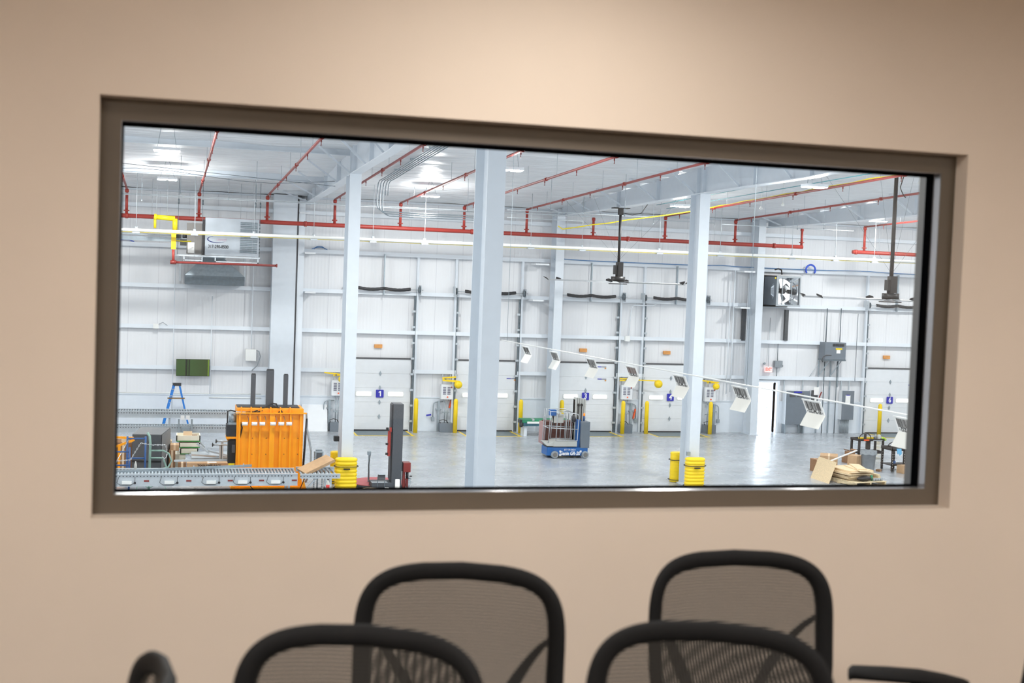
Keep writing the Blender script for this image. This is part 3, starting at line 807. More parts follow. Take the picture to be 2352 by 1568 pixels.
# ---- doorway side: exit sign, boxes, electrical panels
t = thing('exit_sign', 'lit red and white exit sign above the open doorway', 'sign', at(1764, 848, 49.9))
p = at(1764, 848, 49.9)
build(MB().box(p.x - .17, 49.84, p.z - .115, p.x + .17, 49.92, p.z + .115), 'housing', 'exitface', t, bevel=.008)
text('EXIT', .19, 'exitred', t, (p.x, 49.835, p.z), sx=.75, bold=.008)
build(MB().cyl((p.x, 49.9, p.z + .11), (p.x, 49.9, p.z + 2.2), .012), 'conduit', 'galvlight', t)
p = at(1756, 834.5, 49.9)
t = thing('security_camera', 'small gray dome on the wall left of the exit sign', 'camera', p)
build(MB().lathe([(.04, 0), (.055, .03), (.05, .08)], (p.x, 49.85, p.z), 14, 'y'), 'dome', 'gray', t)
build(MB().cyl((p.x, 49.97, p.z), (p.x, 49.9, p.z), .03), 'mount', 'galv', t)
p = at(1786.5, 835.5, 49.9)
t = thing('junction_box', 'gray box on the wall right of the exit sign', 'electrical box', p)
build(MB().box(p.x - .19, 49.78, p.z - .14, p.x + .17, 49.95, p.z + .14), 'cover', 'bingray', t, bevel=.01)
build(MB().box(p.x + .17, 49.82, p.z - .12, p.x + .21, 49.9, p.z - .04), 'latch', 'darkgray', t)
build(MB().cyl((p.x - .03, 49.9, p.z - .14), (p.x - .03, 49.9, 2.36), .016).cyl((p.x - .03, 49.9, p.z + .14), (p.x - .03, 49.9, 3.9), .014), 'conduit', 'galvdark', t)
# door trim and header over the doorway
tr = MB(); tr.box(PD1, 49.84, 0, PD1 + .1, 50.2, PDZ); tr.box(PD0 - .1, 49.84, 0, PD0, 50.2, PDZ + .1); tr.box(PD0 - .1, 49.84, PDZ, PD1 + .1, 50.2, PDZ + .1)
struct(tr, 'door_1', 'steelwhite')
dl = thing('open_door', 'outward open door leaf seen as a thin strip at the right of the doorway', 'door', (PD1, 50.2, 0))
build(MB().bar((PD1 + .01, 50.22, 1.06), (PD1 - .10, 51.1, 1.06), .045, 2.08), 'leaf', 'whitepaint', dl)
build(MB().box(PD1 - .12, 50.6, .98, PD1 - .05, 50.9, 1.03), 'push_bar', 'aluminium', dl)
# parked car outside, side on, down the yard
ci = at(1757, 968, 100)
cz0 = -.1 - 44 * 8.9 / 74
t = thing('parked_car', 'pale parked car far off, only its side windows dark in the bright doorway', 'car', (ci.x, 100, cz0))
wz = ci.z
build(MB().rbox((ci.x, 100, (cz0 + .25 + wz - .3) / 2), (4.6, 1.8, wz - .3 - cz0 - .25), .4, n=4), 'body', 'carpaint', t)
build(MB().prism([(ci.x - 1.5, 99.2, wz - .3), (ci.x + 1.6, 99.2, wz - .3), (ci.x + 1.1, 99.3, wz + .3), (ci.x - .9, 99.3, wz + .3)], (0, 1.4, 0)), 'cabin', 'carpaint', t)
for x0_, x1_, xt0, xt1 in ((-.75, .0, -.6, -.08), (.14, .72, .2, .6)):
    build(MB().prism([(ci.x + x0_, 99.15, wz - .16), (ci.x + x1_, 99.15, wz - .16), (ci.x + xt1, 99.2, wz + .18), (ci.x + xt0, 99.2, wz + .18)], (0, .05, 0)), 'side_window', 'carglass', t)
for sx in (-1.4, 1.4):
    build(MB().cyl((ci.x + sx, 99.1, cz0 + .33), (ci.x + sx, 99.35, cz0 + .33), .33, n=18), 'wheel', 'rubber', t)
# big panel
def wallbox(px0, py0, px1, py1, name, label, cat, mt, side='whitepaint', d=.3, extra=None):
    a = at(px0, py0, 49.9 - d); c = at(px1, py1, 49.9 - d); z0, z1 = min(a.z, c.z), max(a.z, c.z)
    t = thing(name, label, cat, ((a.x + c.x) / 2, 49.9, z0))
    build(MB().box(a.x, 49.9 - d, z0, c.x, 49.9 - d + .02, z1), 'panel_door', mt, t, bevel=.006)
    build(MB().box(a.x + .01, 49.92 - d, z0, c.x - .01, 49.93, z1 - .01), 'panel_body', side, t)
    return t, a, c
t, a, c = wallbox(1807, 897, 1857, 975, 'electrical_cabinet', 'large dark gray electrical cabinet right of the doorway, behind a hanging placard', 'electrical cabinet', 'panelgray', d=.35)
build(MB().box(a.x + .35, 49.53, a.z - .08, a.x + .72, 49.55, a.z - .03), 'blue_tape', 'signblue', t)
islands(MB().box(a.x + .15, 49.53, a.z - .26, a.x + .42, 49.55, a.z - .12).box(a.x + .5, 49.53, a.z - .26, a.x + .8, 49.55, a.z - .12), 'vent_slot', 'darkgray', t)
b = MB()
for i in range(2): b.box(a.x + .02 + i * .85, 49.6, 0, a.x + .08 + i * .85, 49.9, c.z)
for i in range(3): b.box(a.x + .72 + i * .07, 49.75, 0, a.x + .75 + i * .07, 49.8, c.z)
islands(b, 'stand_leg', 'galv', t)
b = MB()
for i in range(2): b.box(a.x + .0 + i * .88, 49.85, a.z, a.x + .06 + i * .88, 49.9, 2.36)
islands(b, 'strut', 'galvlight', t)
t, a, c = wallbox(1864, 896, 1877, 926, 'disconnect_switch', 'dark electrical switch with a red handle and two papers', 'electrical switch', 'cabinetdark', d=.2)
build(MB().box(a.x + .1, 49.66, a.z - .2, a.x + .34, 49.68, a.z + .14), 'paper', 'paper', t)
build(MB().box(a.x + .14, 49.66, a.z - .45, a.x + .24, 49.68, a.z - .32), 'label_tag', 'paper', t)
build(MB().bar((a.x + .3, 49.6, a.z - .36), (a.x + .4, 49.55, a.z - .05), .05, .05), 'handle', 'redbox', t)
t, a, c = wallbox(1935.5, 897, 1959.5, 964, 'breaker_cabinet', 'tall dark gray panel with a white taped paper, left of the last bollard', 'electrical cabinet', 'panelgray', d=.3)
build(MB().box(a.x + .15, 49.58, a.z - .55, a.x + .38, 49.6, a.z - .2), 'taped_paper', 'paper', t)
islands(MB().box(a.x + .18, 49.575, a.z - .21, a.x + .35, 49.59, a.z - .175).box(a.x + .18, 49.575, a.z - .57, a.x + .35, 49.59, a.z - .54), 'blue_tape', 'signblue', t)
b = MB()
for i in range(11): b.cyl((a.x + .02 + i * .042, 49.75, 0), (a.x + .02 + i * .042, 49.75, c.z), .014, n=6)
islands(b, 'conduit', 'galv', t)
islands(MB().box(a.x + .02, 49.8, a.z, a.x + .06, 49.86, 2.36).box(a.x + .4, 49.8, a.z, a.x + .44, 49.86, 2.36), 'strut', 'galvlight', t)
# transformer on brackets
a = at(1896, 787, 49.3); c = at(1942, 826, 49.3)
t = thing('transformer', 'gray transformer with a yellow label on wall brackets', 'transformer', ((a.x + c.x) / 2, 49.5, c.z))
z1, z0 = (a.z + .02), c.z
build(MB().box(a.x, 49.3, z0, c.x, 49.85, z1), 'housing', 'panelgray', t, bevel=.01)
b = MB()
for i in range(12): b.box(a.x + .36 + i * .046, 49.285, z1 - .17, a.x + .385 + i * .046, 49.3, z1 - .05)
islands(b, 'vent_slot', 'black', t)
build(MB().box(a.x + .5, 49.285, z1 - .3, a.x + .8, 49.3, z1 - .24), 'yellow_label', 'yellow', t)
build(MB().box(a.x + .54, 49.285, z1 - .46, a.x + .72, 49.3, z1 - .31), 'white_label', 'paper', t)
build(MB().box(a.x - .02, 49.3, z0 - .06, c.x + .02, 49.85, z0), 'shelf', 'galvdark', t)
for i in (0, 1):
    xx = a.x + (.0 if i == 0 else .56)
    build(MB().bar((xx + .03, 49.83, z0 - .06), (xx + .03, 49.83, 0), .05, .05).bar((xx + .35, 49.5, z0 - .06), (xx + .03, 49.83, z0 - .75), .035, .035), 'leg', 'galv', t)
build(MB().bar((c.x - .05, 49.8, z0 - .06), (c.x - .05, 49.8, 2.0), .04, .04), 'rear_strut', 'galv', t)
build(MB().tube([(a.x + .3, 49.29, z0 + .18), (a.x + .05, 49.28, z0 + .18), (a.x - .08, 49.3, z0 + .1), (a.x - .1, 49.35, z0 - .05), (a.x - .02, 49.4, z0 - .12)], .02), 'flex_conduit', 'darkgray', t)
build(MB().cyl((a.x - .05, 49.75, z0 - .25), (a.x - .45, 49.82, z0 - .85), .016), 'brace_conduit', 'galvlight', t)
for k, (px, y0, y1, r, lb) in enumerate(((1887, 830, 991, .022, 'thin dark conduit left below the transformer'), (1916, 830, 991, .022, 'thin dark conduit right below the transformer'),
                                         (1897, 708, 790, .025, 'dark conduit dropping to the left of the transformer'), (1929, 708, 790, .02, 'dark conduit dropping to the middle of the transformer'),
                                         (1964, 720, 875, .012, 'thin gray conduit on the wall right of the transformer'),
                                         (1677, 620, 900, .028, 'white conduit dropping down the wall right of the right column'), (1668, 625, 905, .02, 'thinner white conduit beside the one right of the right column'),
                                         (1708, 640, 915, .022, 'white conduit hanging left of the doorway column'),
                                         (394, 610, 960, .014, 'thin gray drop pipe beside the ladder'), (482, 680, 905, .016, 'thin white conduit right of the television'), (577, 605, 806, .02, 'thin white conduit above the white wall box'))):
    q0, q1 = at(px + (y0 - y1) * -.02, y0, 49.7), at(px, y1, 49.7)
    if k < 2: q1.z = 0; q0.x = q1.x
    q0.x = q1.x
    one(MB().cyl((q1.x, 49.72, max(q1.z, 0)), (q1.x, 49.72, q0.z), r, n=8), 'conduit', 'galvdark' if k < 5 else 'steelwhite', lb, 'conduit', 'conduits on the back wall')
for k, (px, py0, py1) in enumerate(((1804, 711, 782), (1706, 705, 782))):
    q0, q1 = at(px, py0, 49.8), at(px, py1, 49.8)
    one(MB().box(q1.x - .09, 49.72, q1.z, q1.x + .06, 49.86, q0.z), 'roll_guide', 'cabinetdark', ['dark vertical channel on the wall right of the doorway column', 'dark vertical channel on the wall left of the doorway column'][k], 'channel')
# wall boxes of the left bay
p = at(358, 748, 49.7)
t = thing('junction_box', 'small white box on the girt high above the blue ladder', 'electrical box', p)
build(MB().box(p.x - .1, 49.68, p.z - .1, p.x + .1, 49.8, p.z + .08), 'cover', 'whitepvc', t); build(MB().tube([(p.x + .1, 49.7, p.z + .06), (p.x + .25, 49.7, p.z + .14), (p.x + .42, 49.7, p.z + .02)], .012), 'cable', 'gray', t)
p = at(576, 815, 49.7)
t = thing('junction_box', 'white wall box above the orange baler with a curved gray cable', 'electrical box', p)
build(MB().box(p.x - .2, 49.6, p.z - .22, p.x + .2, 49.95, p.z + .22), 'cover', 'whitepvc', t, bevel=.01)
build(MB().tube([(p.x + .17, 49.7, p.z + .2), (p.x + .3, 49.7, p.z + .14), (p.x + .36, 49.7, p.z - .05), (p.x + .25, 49.7, p.z - .4), (p.x + .05, 49.7, p.z - .6)], .02), 'cable', 'gray', t)
p = at(1441, 777, 49.7)
t = thing('junction_box', 'small white box on the girt above the long yellow dock light', 'electrical box', p)
build(MB().box(p.x - .1, 49.66, p.z - .12, p.x + .1, 49.8, p.z + .1), 'cover', 'whitepvc', t)
build(MB().tube([at(1444, 770, 49.7), at(1450, 712, 49.7), at(1452, 704, 49.7), at(1458, 701, 49.7), at(1500, 702, 49.7), at(1508, 698, 49.7)], .02), 'conduit', 'steelwhite', t)
# television
a = at(405, 824, 49.6); c = at(481, 864, 49.6)
t = thing('television', 'dark wall television with a painted green reflection crossed by two dark bands', 'television', ((a.x + c.x) / 2, 49.6, c.z))
build(MB().box(a.x, 49.6, c.z, c.x, 49.66, a.z), 'casing', 'black', t)
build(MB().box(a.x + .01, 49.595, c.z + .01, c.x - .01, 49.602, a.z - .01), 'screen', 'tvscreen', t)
build(MB().box(a.x + .5, 49.66, c.z + .2, a.x + .9, 49.8, a.z - .2), 'wall_mount', 'darkmetal', t)
# long white raceways on the lower wall
for k, (xa, xb, py, lb) in enumerate(((262, 600, 904, 'thin white raceway along the wall behind the ladder'), (480, 600, 916, 'short white raceway with a rounded end right of the ladder'))):
    a, c = at(xa, py, 49.85), at(xb, py, 49.85)
    one(MB().cyl((a.x, 49.91, a.z + .05), (c.x, 49.91, a.z + .05), .02), 'raceway', 'whitepvc', lb, 'raceway')
# white sheets leaning on the wall behind the baler
a, c = at(695, 930, 49.6), at(752, 986, 49.6)
one(MB().bar((a.x + .0, 49.55, .01), (a.x, 49.85, 1.02), 0.02, 0.02).prism([(a.x, 49.55, 0), (c.x, 49.55, 0), (c.x, 49.9, 1.0), (a.x, 49.9, 1.0)], (0, .03, 0)), 'white_sheet', 'whitepaint', 'large white sheet leaning on the wall right of the orange baler', 'panel')
# exhaust fan box
X0, X1, XF = 23.70, 25.60, 24.45
p0 = at(1785, 632, 48.6); p1 = at(1840, 641, 48.6); p2 = at(1782, 701, 48.6)
x0, x1, z1, z0 = p0.x, p1.x, p0.z - .02, p2.z - .03
t = thing('exhaust_fan', 'square metal exhaust fan in a gray box high on the wall above the doorway', 'fan', ((x0 + x1) / 2, 49, z0))
b = MB(); b.box(x0, 48.62, z0, x0 + .03, 49.75, z1).box(x1 - .03, 48.62, z0, x1, 49.75, z1).box(x0, 48.62, z1 - .03, x1, 49.75, z1).box(x0, 48.62, z0, x1, 49.75, z0 + .03)
build(b, 'box_shell', 'panelgray', t)
build(MB().box(x0 - .02, 49.75, z0 - .05, x1 + .02, 50, z1 + .02), 'wall_sleeve', 'darkmetal', t)
build(ring(MB(), 48.58, 48.62, (x0, x1, z0, z1), (x0 + .09, x1 - .05, z0 + .07, z1 - .07)), 'face_frame', 'gray', t)
cx_, cz_ = (x0 + x1) / 2 - .14, (z0 + z1) / 2
b = MB(); b.lathe([(.62, 0), (.5, .1), (.45, .28), (.45, .3), (.47, .29), (.52, .1), (.64, 0)], (cx_, 48.8, cz_), 32, 'y')
b2 = MB(); N = 36
vs = [Vector((cx_ + .5 * cos(2 * pi * k / N), 48.95, cz_ + .5 * sin(2 * pi * k / N))) for k in range(N)]
sq = []
for k in range(N):
    a_ = 2 * pi * k / N; q = 1 / max(abs(cos(a_)), abs(sin(a_))); sq.append(Vector((min(x1 - .04, max(x0 + .04, cx_ + .78 * q * cos(a_))), 48.75, min(z1 - .04, max(z0 + .04, cz_ + .72 * q * sin(a_))))))
b2.add(vs + sq, [(k, (k + 1) % N, N + (k + 1) % N, N + k) for k in range(N)], True)
build(b2, 'inlet_cone', 'sunreflector', t)
build(MB().box(x0 + .03, 49.5, z0 + .03, x1 - .03, 49.52, z1 - .03), 'shutter', 'frosted', t, label='white shutter behind the blades, its daylight put in as emission')  # shutter glows by its own material, no daylight reaches it
for k in range(4):
    a_ = 2 * pi * k / 4 + .5
    b = MB()
    def bl(u, v, a_=a_):
        r = .08 + .38 * u; an = a_ + (v - .5) * .9 * (1 - .3 * u)
        return Vector((cx_ + r * cos(an), 49.12 + .12 * (v - .5), cz_ + r * sin(an)))
    b.grid(bl, 5, 5); build(b, 'blade', 'aluminium', t)
build(MB().cyl((cx_, 49.1, cz_), (cx_, 48.78, cz_), .12, n=20), 'pulley', 'darkmetal', t)
build(MB().cyl((cx_ + .32, 49.0, cz_ - .02), (cx_ + .32, 48.75, cz_ - .02), .09, n=16), 'motor', 'darkmetal', t)
for dx in (-.08, .34): build(MB().bar((cx_ + dx, 48.72, z0 + .05), (cx_ + dx, 48.72, z1 - .05), .03, .03), 'support_bar', 'gray', t)
build(MB().box(cx_, 48.8, cz_ - .03, cx_ + .32, 48.83, cz_ + .02), 'belt', 'black', t)
build(MB().lathe([(.01, 0), (.035, .005), (.035, .02)], (x0 - .16 + .1, 48.6, z1 - .1), 10, 'y'), 'yellow_dot', 'yellow', t)
p = at(1800, 620, 48.8)
build(MB().tube([at(1780, 619, 49.4), at(1788, 617, 49.2), at(1795, 620, 48.9), (at(1796, 630, 48.8))], .03), 'power_cable', 'hosecable', t)
# coil of blue cable and cables on the top girt
p = at(1861, 619, 49.7)
one(MB().tube([(p.x + .22 * cos(a_ * pi / 10) , 49.66, 7.0 + .22 * sin(a_ * pi / 10)) for a_ in range(-2, 13)], .04), 'cable_coil', 'bluecoil', 'bright blue cable coil resting on the top girt right of the exhaust fan', 'cable', 'cable coils on the top girt')
for k, (px, lb, m_) in enumerate(((735, 'dark blue cable coil on the girt left of the left column', 'bluecable'), (288, 'blue cable coil on the girt at the left edge of the view', 'bluecoil'))):
    p = at(px, 572, 49.7)
    b = MB()
    for j in range(3): b.tube([(p.x + (.34 - j * .06) * cos(i * pi / 10), 49.84 - j * .02, 6.95 + (.13 + j * .03) * sin(i * pi / 10)) for i in range(0, 11)], .012, 6)
    one(b, 'cable_coil', m_, lb, 'cable', 'cable coils on the top girt')
pts = [(1275, 596), (1290, 598), (1310, 596), (1350, 600), (1400, 601), (1450, 603), (1500, 606), (1550, 606), (1600, 610), (1660, 611), (1700, 613), (1790, 617), (1870, 620), (1950, 626), (2000, 627), (2060, 630), (2110, 632)]
one(MB().tube([(at(x, y, 49.6).x, 49.7, 7.02 + .02 * sin(x)) for x, y in pts], .018, 6), 'network_cable', 'bluecable', 'long thin blue cable lying along the top girt', 'cable')
# bracket stubs at columns
for k, (px, py, w_) in enumerate(((712, 581, .4), (712, 671, .4), (1245, 607, .55), (1235, 690, .45), (1720, 624, .5), (1710, 707, .45), (700, 489, .4))):
    p = at(px, py, 49.2)
    one(MB().box(p.x - w_ / 2, 49.1, p.z - .03, p.x + w_ / 2, 49.82, p.z + .03), 'girt_bracket', 'whitepaint', 'white bracket flap at ' + ['the top girt right of the boxed column', 'the second girt right of the boxed column', 'the top girt left of the column near door 3', 'the second girt left of the column near door 3', 'the top girt left of the doorway column', 'the second girt left of the doorway column', 'the eave right of the boxed column'][k], 'bracket', 'white girt brackets')
# ================================================================== OVERHEAD
# high bay fixtures
BL = ['high bay lamp in the upper left bay, nearer of the two', 'high bay lamp in the upper left bay, close to the back wall', 'glowing high bay lamp between the left and the middle column', 'high bay lamp just right of the top of the broad middle column',
      'high bay lamp glowing just left of the right column top', 'high bay lamp glowing above the yellow hose at upper right', 'high bay lamp low at the far right beside a red riser']
for k, (x, y) in enumerate(BAYS):
    z = 8.93
    t = thing('high_bay_lamp', BL[k] if k < 7 else 'high bay lamp of the hall ceiling, out of the window view', 'ceiling lamp', (x, y, z), 'high bay lamps')
    build(MB().rbox((x, y, z), (.62, .42, .07), .03), 'lamp_body', 'whitepaint', t)
    b = MB()
    for s in (-1, 1): b.box(x + s * .17 - .12, y - .17, z - .055, x + s * .17 + .12, y + .17, z - .036)
    build(b, 'lamp_lens', 'lamp', t)
    b = MB()
    for s in (-1, 1): b.cyl((x + s * .22, y, z + .03), (x + s * .05, y, ROOF(y) - .02), .006, n=5)
    build(b, 'hanger_wire', 'galv', t)
# red sprinkler mains and branches
YM = 47.0
ZM = 7.86
def main(x0, x1, z, lb):
    t = thing('sprinkler_main', lb, 'pipe', (x0, YM, z))
    build(MB().cyl((x0, YM, z), (x1, YM, z), .077, n=16), 'pipe', 'red', t)
    b = MB(); x = x0 + .15
    while x < x1:
        b.cyl((x - .05, YM, z), (x + .05, YM, z), .098, n=16); x += 6.2
    build(b, 'coupling', 'red', t)
    x = x0 + 1.2
    while x < x1:
        build(MB().cyl((x, YM, z), (x, YM, ROOF(YM) - .06), .008, n=5), 'hanger_rod', 'galvlight', t); x += 3.05
    return t
main(HX0, 24.6, ZM, 'thick red sprinkler main running along the back wall')
main(26.85, HX1, 7.76, 'separate red sprinkler main at the right, beyond the gap')
RS = [(-1.46, 1, 'at the left edge of the view'), (1.0, 1, 'above the gas heater'), (3.38, 1, 'just right of the gas heater'), (5.8, 1, 'left of the left column'), (8.22, 1, 'above the door numbered 1'),
      (10.63, 1, 'left of the broad middle column'), (13.06, 1, 'right of the broad middle column'), (15.72, 0, 'short, behind the nearer fan pole'), (18.67, 1, 'left of the right column, under the yellow hose'),
      (21.64, 1, 'right of the right column'), (24.55, 0, 'short, at the end of the long main'), (27.37, 1, 'at the far right')]
for x, br, lb in RS:
    zt = 8.80 if br else 8.62
    z0 = ZM if x < 26 else 7.76
    t = thing('sprinkler_riser', 'red sprinkler riser ' + ('with its branch line ' if br else '') + lb, 'pipe', (x, YM, z0), 'red sprinkler risers')
    build(MB().cyl((x, YM, z0), (x, YM, zt), .05, n=12), 'riser', 'red', t)
    build(MB().cyl((x, YM, z0 + .16), (x, YM, z0 + .2), .1, n=12).cyl((x, YM, zt - .12), (x, YM, zt - .02), .068, n=12), 'flange', 'red', t)
    if br:
        zf = lambda Y: zt + (YM - Y) * .028
        build(MB().cyl((x, YM + .06, zt), (x, 6, zf(6)), .036, n=10), 'branch_pipe', 'red', t)
        b = MB(); Y = 45.5
        for q in (42.4, 36.3, 30.2, 24, 18): b.cyl((x, q - .06, zf(q)), (x, q + .06, zf(q)), .054, n=10)
        build(b, 'coupling', 'red', t)
        for q in [45.6 - 3.05 * i for i in range(10)]:
            build(MB().cyl((x, q, zf(q)), (x, q, zf(q) - .09), .018, n=6).cyl((x, q, zf(q) - .09), (x, q, zf(q) - .16), .009, n=6).cyl((x, q, zf(q) - .16), (x, q, zf(q) - .168), .02, n=8), 'sprinkler_head', 'redbox', t)
            if q > 20: build(MB().cyl((x, q - 1.2, zf(q - 1.2)), (x, q - 1.2, ROOF(q - 1.2) - .05), .007, n=4), 'hanger_rod', 'galvlight', t)
# low red pipe under the heater
YG = 45.4
a, c, e = at(398, 573, YG), at(398, 602, YG), at(637, 610, YG)
t = thing('sprinkler_drop', 'dark red pipe crossing in front of the heater hood', 'pipe', c)
build(MB().cyl(a, c, .045), 'riser', 'red', t)
for u in (.2, .75): q_ = c.lerp(e, u); build(MB().cyl(q_, (q_.x, q_.y, ROOF(YG) - .03), .004, n=4), 'hanger_rod', 'galvlight', t)
build(MB().cyl(c, e, .04), 'pipe', 'redbox', t)
build(MB().cyl(c + Vector((-.1, 0, 0)), c + Vector((.1, 0, 0)), .07).cyl(e + Vector((-.04, 0, 0)), e, .06), 'fitting', 'redbox', t)
# white pipe with couplings and hangers
a, c = at(262, 527, 45.2), at(2125, 596, 45.2)
zW = (a.z + c.z) / 2 + .0
t = thing('white_pipe', 'long white pipe hung below the red main', 'pipe', (HX0, 45.2, zW))
pa, pc = Vector((HX0, 45.2, 7.31 - .03)), Vector((HX1, 45.2, 7.46))
pw = lambda x: pa + (pc - pa) * ((x - HX0) / (HX1 - HX0))
build(MB().cyl(pa, pc, .058, n=14), 'pipe', 'whitepvc', t)
build(MB().cyl(pa - Vector((0, 0, .066)), pc - Vector((0, 0, .066)), .009, n=6), 'yellow_line', 'yellowgas', t, label='thin yellow line under the pipe')
for px in (312, 446, 583, 720, 856, 975, 1219, 1337, 1515, 1655, 1820, 1920, 2010):
    x = at(px, 560, 45.2).x; q = pw(x)
    build(MB().box(x - .12, 45.1, q.z - .1, x + .12, 45.3, q.z - .06).cyl((x, 45.2, q.z), (x, 45.2, ROOF(45.2) - .06), .010, n=6).cyl((x, 45.2, q.z - .02), (x, 45.2, q.z + .12), .05, n=8), 'hanger', 'galvlight', t)
# horizontal white conduits on top
for k, (p0, p1, r, lb) in enumerate(((at(262, 433, 46), at(1640, 520, 46), .016, 'thin white rail crossing high above the heater'), (at(262, 439, 46), at(1092, 492, 46), .016, 'second thin white rail just below the first'),
                                     (at(1165, 480, 44), at(1500, 500, 44), .014, 'thin white conduit high behind the nearer fan pole'), (at(1165, 497, 44), at(1340, 510, 44), .014, 'lower thin white conduit right of the middle column'),
                                     (at(1660, 505, 44), at(1960, 540, 44), .012, 'thin white conduit high beside the right column'))):
    p1.z = (p0.z + p1.z) / 2; p0.z = p1.z
    one(MB().cyl(p0, p1, r, n=8), 'conduit', 'galvlight', lb, 'conduit', 'overhead conduits')
# bundle of conduits running along the roof, then dropping to the wall
t = thing('conduit_bundle', 'bundle of gray conduits along the roof, dropping down beside the left column', 'conduit', (6.9, 40, 9))
for k in range(5):
    x = 6.68 + k * .09; zr = lambda Y: ROOF(Y) - .24
    pts = [(x + .5, 8, zr(8)), (x + .5, 25, zr(25)), (x + .05, 41.8, zr(41.8)), (x, 42.4, zr(42.4) - .01), (x, 42.65, zr(42.6) - .07), (x, 42.75, zr(42.7) - .22), (x, 42.8, zr(42.7) - .45)]
    if k < 3: pts += [(x, 42.8, 8.75), (x, 42.8, 8.45 - .03 * k), (x + .03, 42.8, 8.34 - .05 * k), (x + .12, 42.8, 8.27 - .06 * k), (x + .25, 42.8, 8.24 - .07 * k), (10.1, 42.8, 8.24 - .07 * k)]
    build(MB().tube(pts, .018, 6), 'conduit', 'galv', t)
for k in range(9):
    Y = 40 - k * 2.4
    build(MB().box(6.68 + (42 - Y) * .03, Y - .03, ROOF(Y) - .21, 7.2 + (42 - Y) * .03, Y + .03, ROOF(Y) - .16), 'rack_strut', 'galv', t)
# long wires
def wire(pts, r, m_, lb, nm='cable'):
    one(MB().tube(pts, r, 6), nm, m_, lb, 'cable', 'overhead cables')
wire([(5.3 + i * .55, 34.5, ROOF(34.5) - .14 - .03 * sin(i * 1.3)) for i in range(19)], .011, 'hosecable', 'dark cable sagging across the roof, seen right of the middle column')
wire([(-6 + i * 1.0, 40.6, 8.95 - .12 * sin(i * .9)) for i in range(12)], .008, 'galvdark', 'thin wire across the upper left bay')
wire([(-6 + i * .9, 36.0 + .25 * i, 9.1 - .03 * i) for i in range(13)], .008, 'galvdark', 'second thin wire crossing the upper left bay')
zy = lambda Y: 8.92 + (47 - Y) * .028
wire([at(x, y, Y_) for x, y, Y_ in ((1282, 519, 44.5), (1292, 526, 44.4), (1330, 521, 44.3), (1360, 516, 44.2), (1400, 512, 44.1), (1440, 505, 44), (1490, 499, 43.8), (1530, 494, 43.6), (1575, 487, 43.3), (1610, 482, 43))] + [(18.72, Y_, 8.80 + (47 - Y_) * .028 + .055 + .02 * sin(Y_ * 2.4)) for Y_ in [42, 41, 40, 39, 38, 37, 36, 35, 34, 33, 32, 31, 30, 28, 26, 24, 22]], .022, 'yellowgas', 'yellow hose running along the branch line toward the upper right', 'hose')
wire([(17.9 + (44.8 - Y) * .03, Y, zy(Y) + .0) for Y in range(45, 20, -1)], .012, 'tealcable', 'thin teal cable beside the yellow hose')
wire([(17.5 + (44.8 - Y) * .02, Y, zy(Y) + .12) for Y in range(45, 18, -1)], .012, 'tealcable', 'second teal cable above the yellow hose')
# ---- ceiling fans
def fan(x, y, zt, zh, rz, lb, poleR=.048, gear=True):
    t = thing('ceiling_fan', lb, 'fan', (x, y, zh), 'large ceiling fans')
    build(MB().cyl((x, y, zh + .62), (x, y, zt), poleR, n=10), 'pole', 'fanblack', t)
    build(MB().box(x - .3, y - .15, zt, x + .3, y + .15, zt + .035).box(x - .08, y - .08, zt - .22, x + .08, y + .08, zt), 'mount', 'fanblack', t)
    build(MB().rbox((x + .04, y, zh + .46), (.22, .26, .50), .04).box(x - .16, y - .1, zh + .28, x - .08, y + .1, zh + .6), 'motor', 'fanblack', t, label='black motor box above the hub')
    build(MB().cyl((x, y, zh + .02), (x, y, zh + .2), .25, n=20).cyl((x, y, zh + .2), (x, y, zh + .3), .1, n=12), 'gearbox', 'fanblack', t)
    b = MB(); b.cyl((x, y, zh - .07), (x, y, zh - .04), .33, n=24)
    for k in range(6):
        a_ = rz + 2 * pi * k / 6; b.bar((x, y, zh - .01), (x + .45 * cos(a_), y + .45 * sin(a_), zh - .01), .1, .015)
    build(b, 'hub', 'fanblack', t)
    for k in range(6):
        a_ = rz + 2 * pi * k / 6; L0, L1 = .33, 2.66
        d = Vector((cos(a_), sin(a_), 0)); n = Vector((-sin(a_), cos(a_), 0)); vs = []
        prof = [(-.09, 0), (-.05, .022), (0, .03), (.05, .022), (.09, 0), (0, .006)]
        for L in (L0, L1):
            for (u, h) in prof: vs.append(Vector((x, y, zh)) + d * L + n * u + Vector((0, 0, h - u * .22)))
        P_ = len(prof)
        bl_ = build(MB().add(vs, [(i, (i + 1) % P_, P_ + (i + 1) % P_, P_ + i) for i in range(P_)] + [tuple(range(P_ - 1, -1, -1)), tuple(range(P_, 2 * P_))]), 'blade', 'aluminium', t)
        q = Vector((x, y, zh)) + d * L1
        b = MB(); b.prism([q + n * -.11 + Vector((0, 0, .04)), q + n * .11 + Vector((0, 0, -.01)), q + n * .13 + d * .06 + Vector((0, 0, .05)), q + n * .0 + d * .15 + Vector((0, 0, .1)), q + n * -.1 + d * .06 + Vector((0, 0, .07))], (0, 0, .02))
        build(b, 'blade_tip', 'fanblack', bl_, label='black winglet')
    for k in range(4):
        a_ = pi / 4 + k * pi / 2
        build(MB().cyl((x, y, zh + .78), (x + 2.2 * cos(a_), y + 2.2 * sin(a_), min(ROOF(y + 2.2 * sin(a_)), zt + .4) - .1), .0035, n=4), 'guy_wire', 'galvdark', t)
    return t
fan(15.34, 42.9, 8.76, 6.17, RD(4), 'large black ceiling fan at the centre, its pole hung from the middle rafter')
fan(20.75, 34.0, 9.90, 5.94, RD(12), 'large black ceiling fan at the right, nearer and cut by the window jamb', poleR=.06)
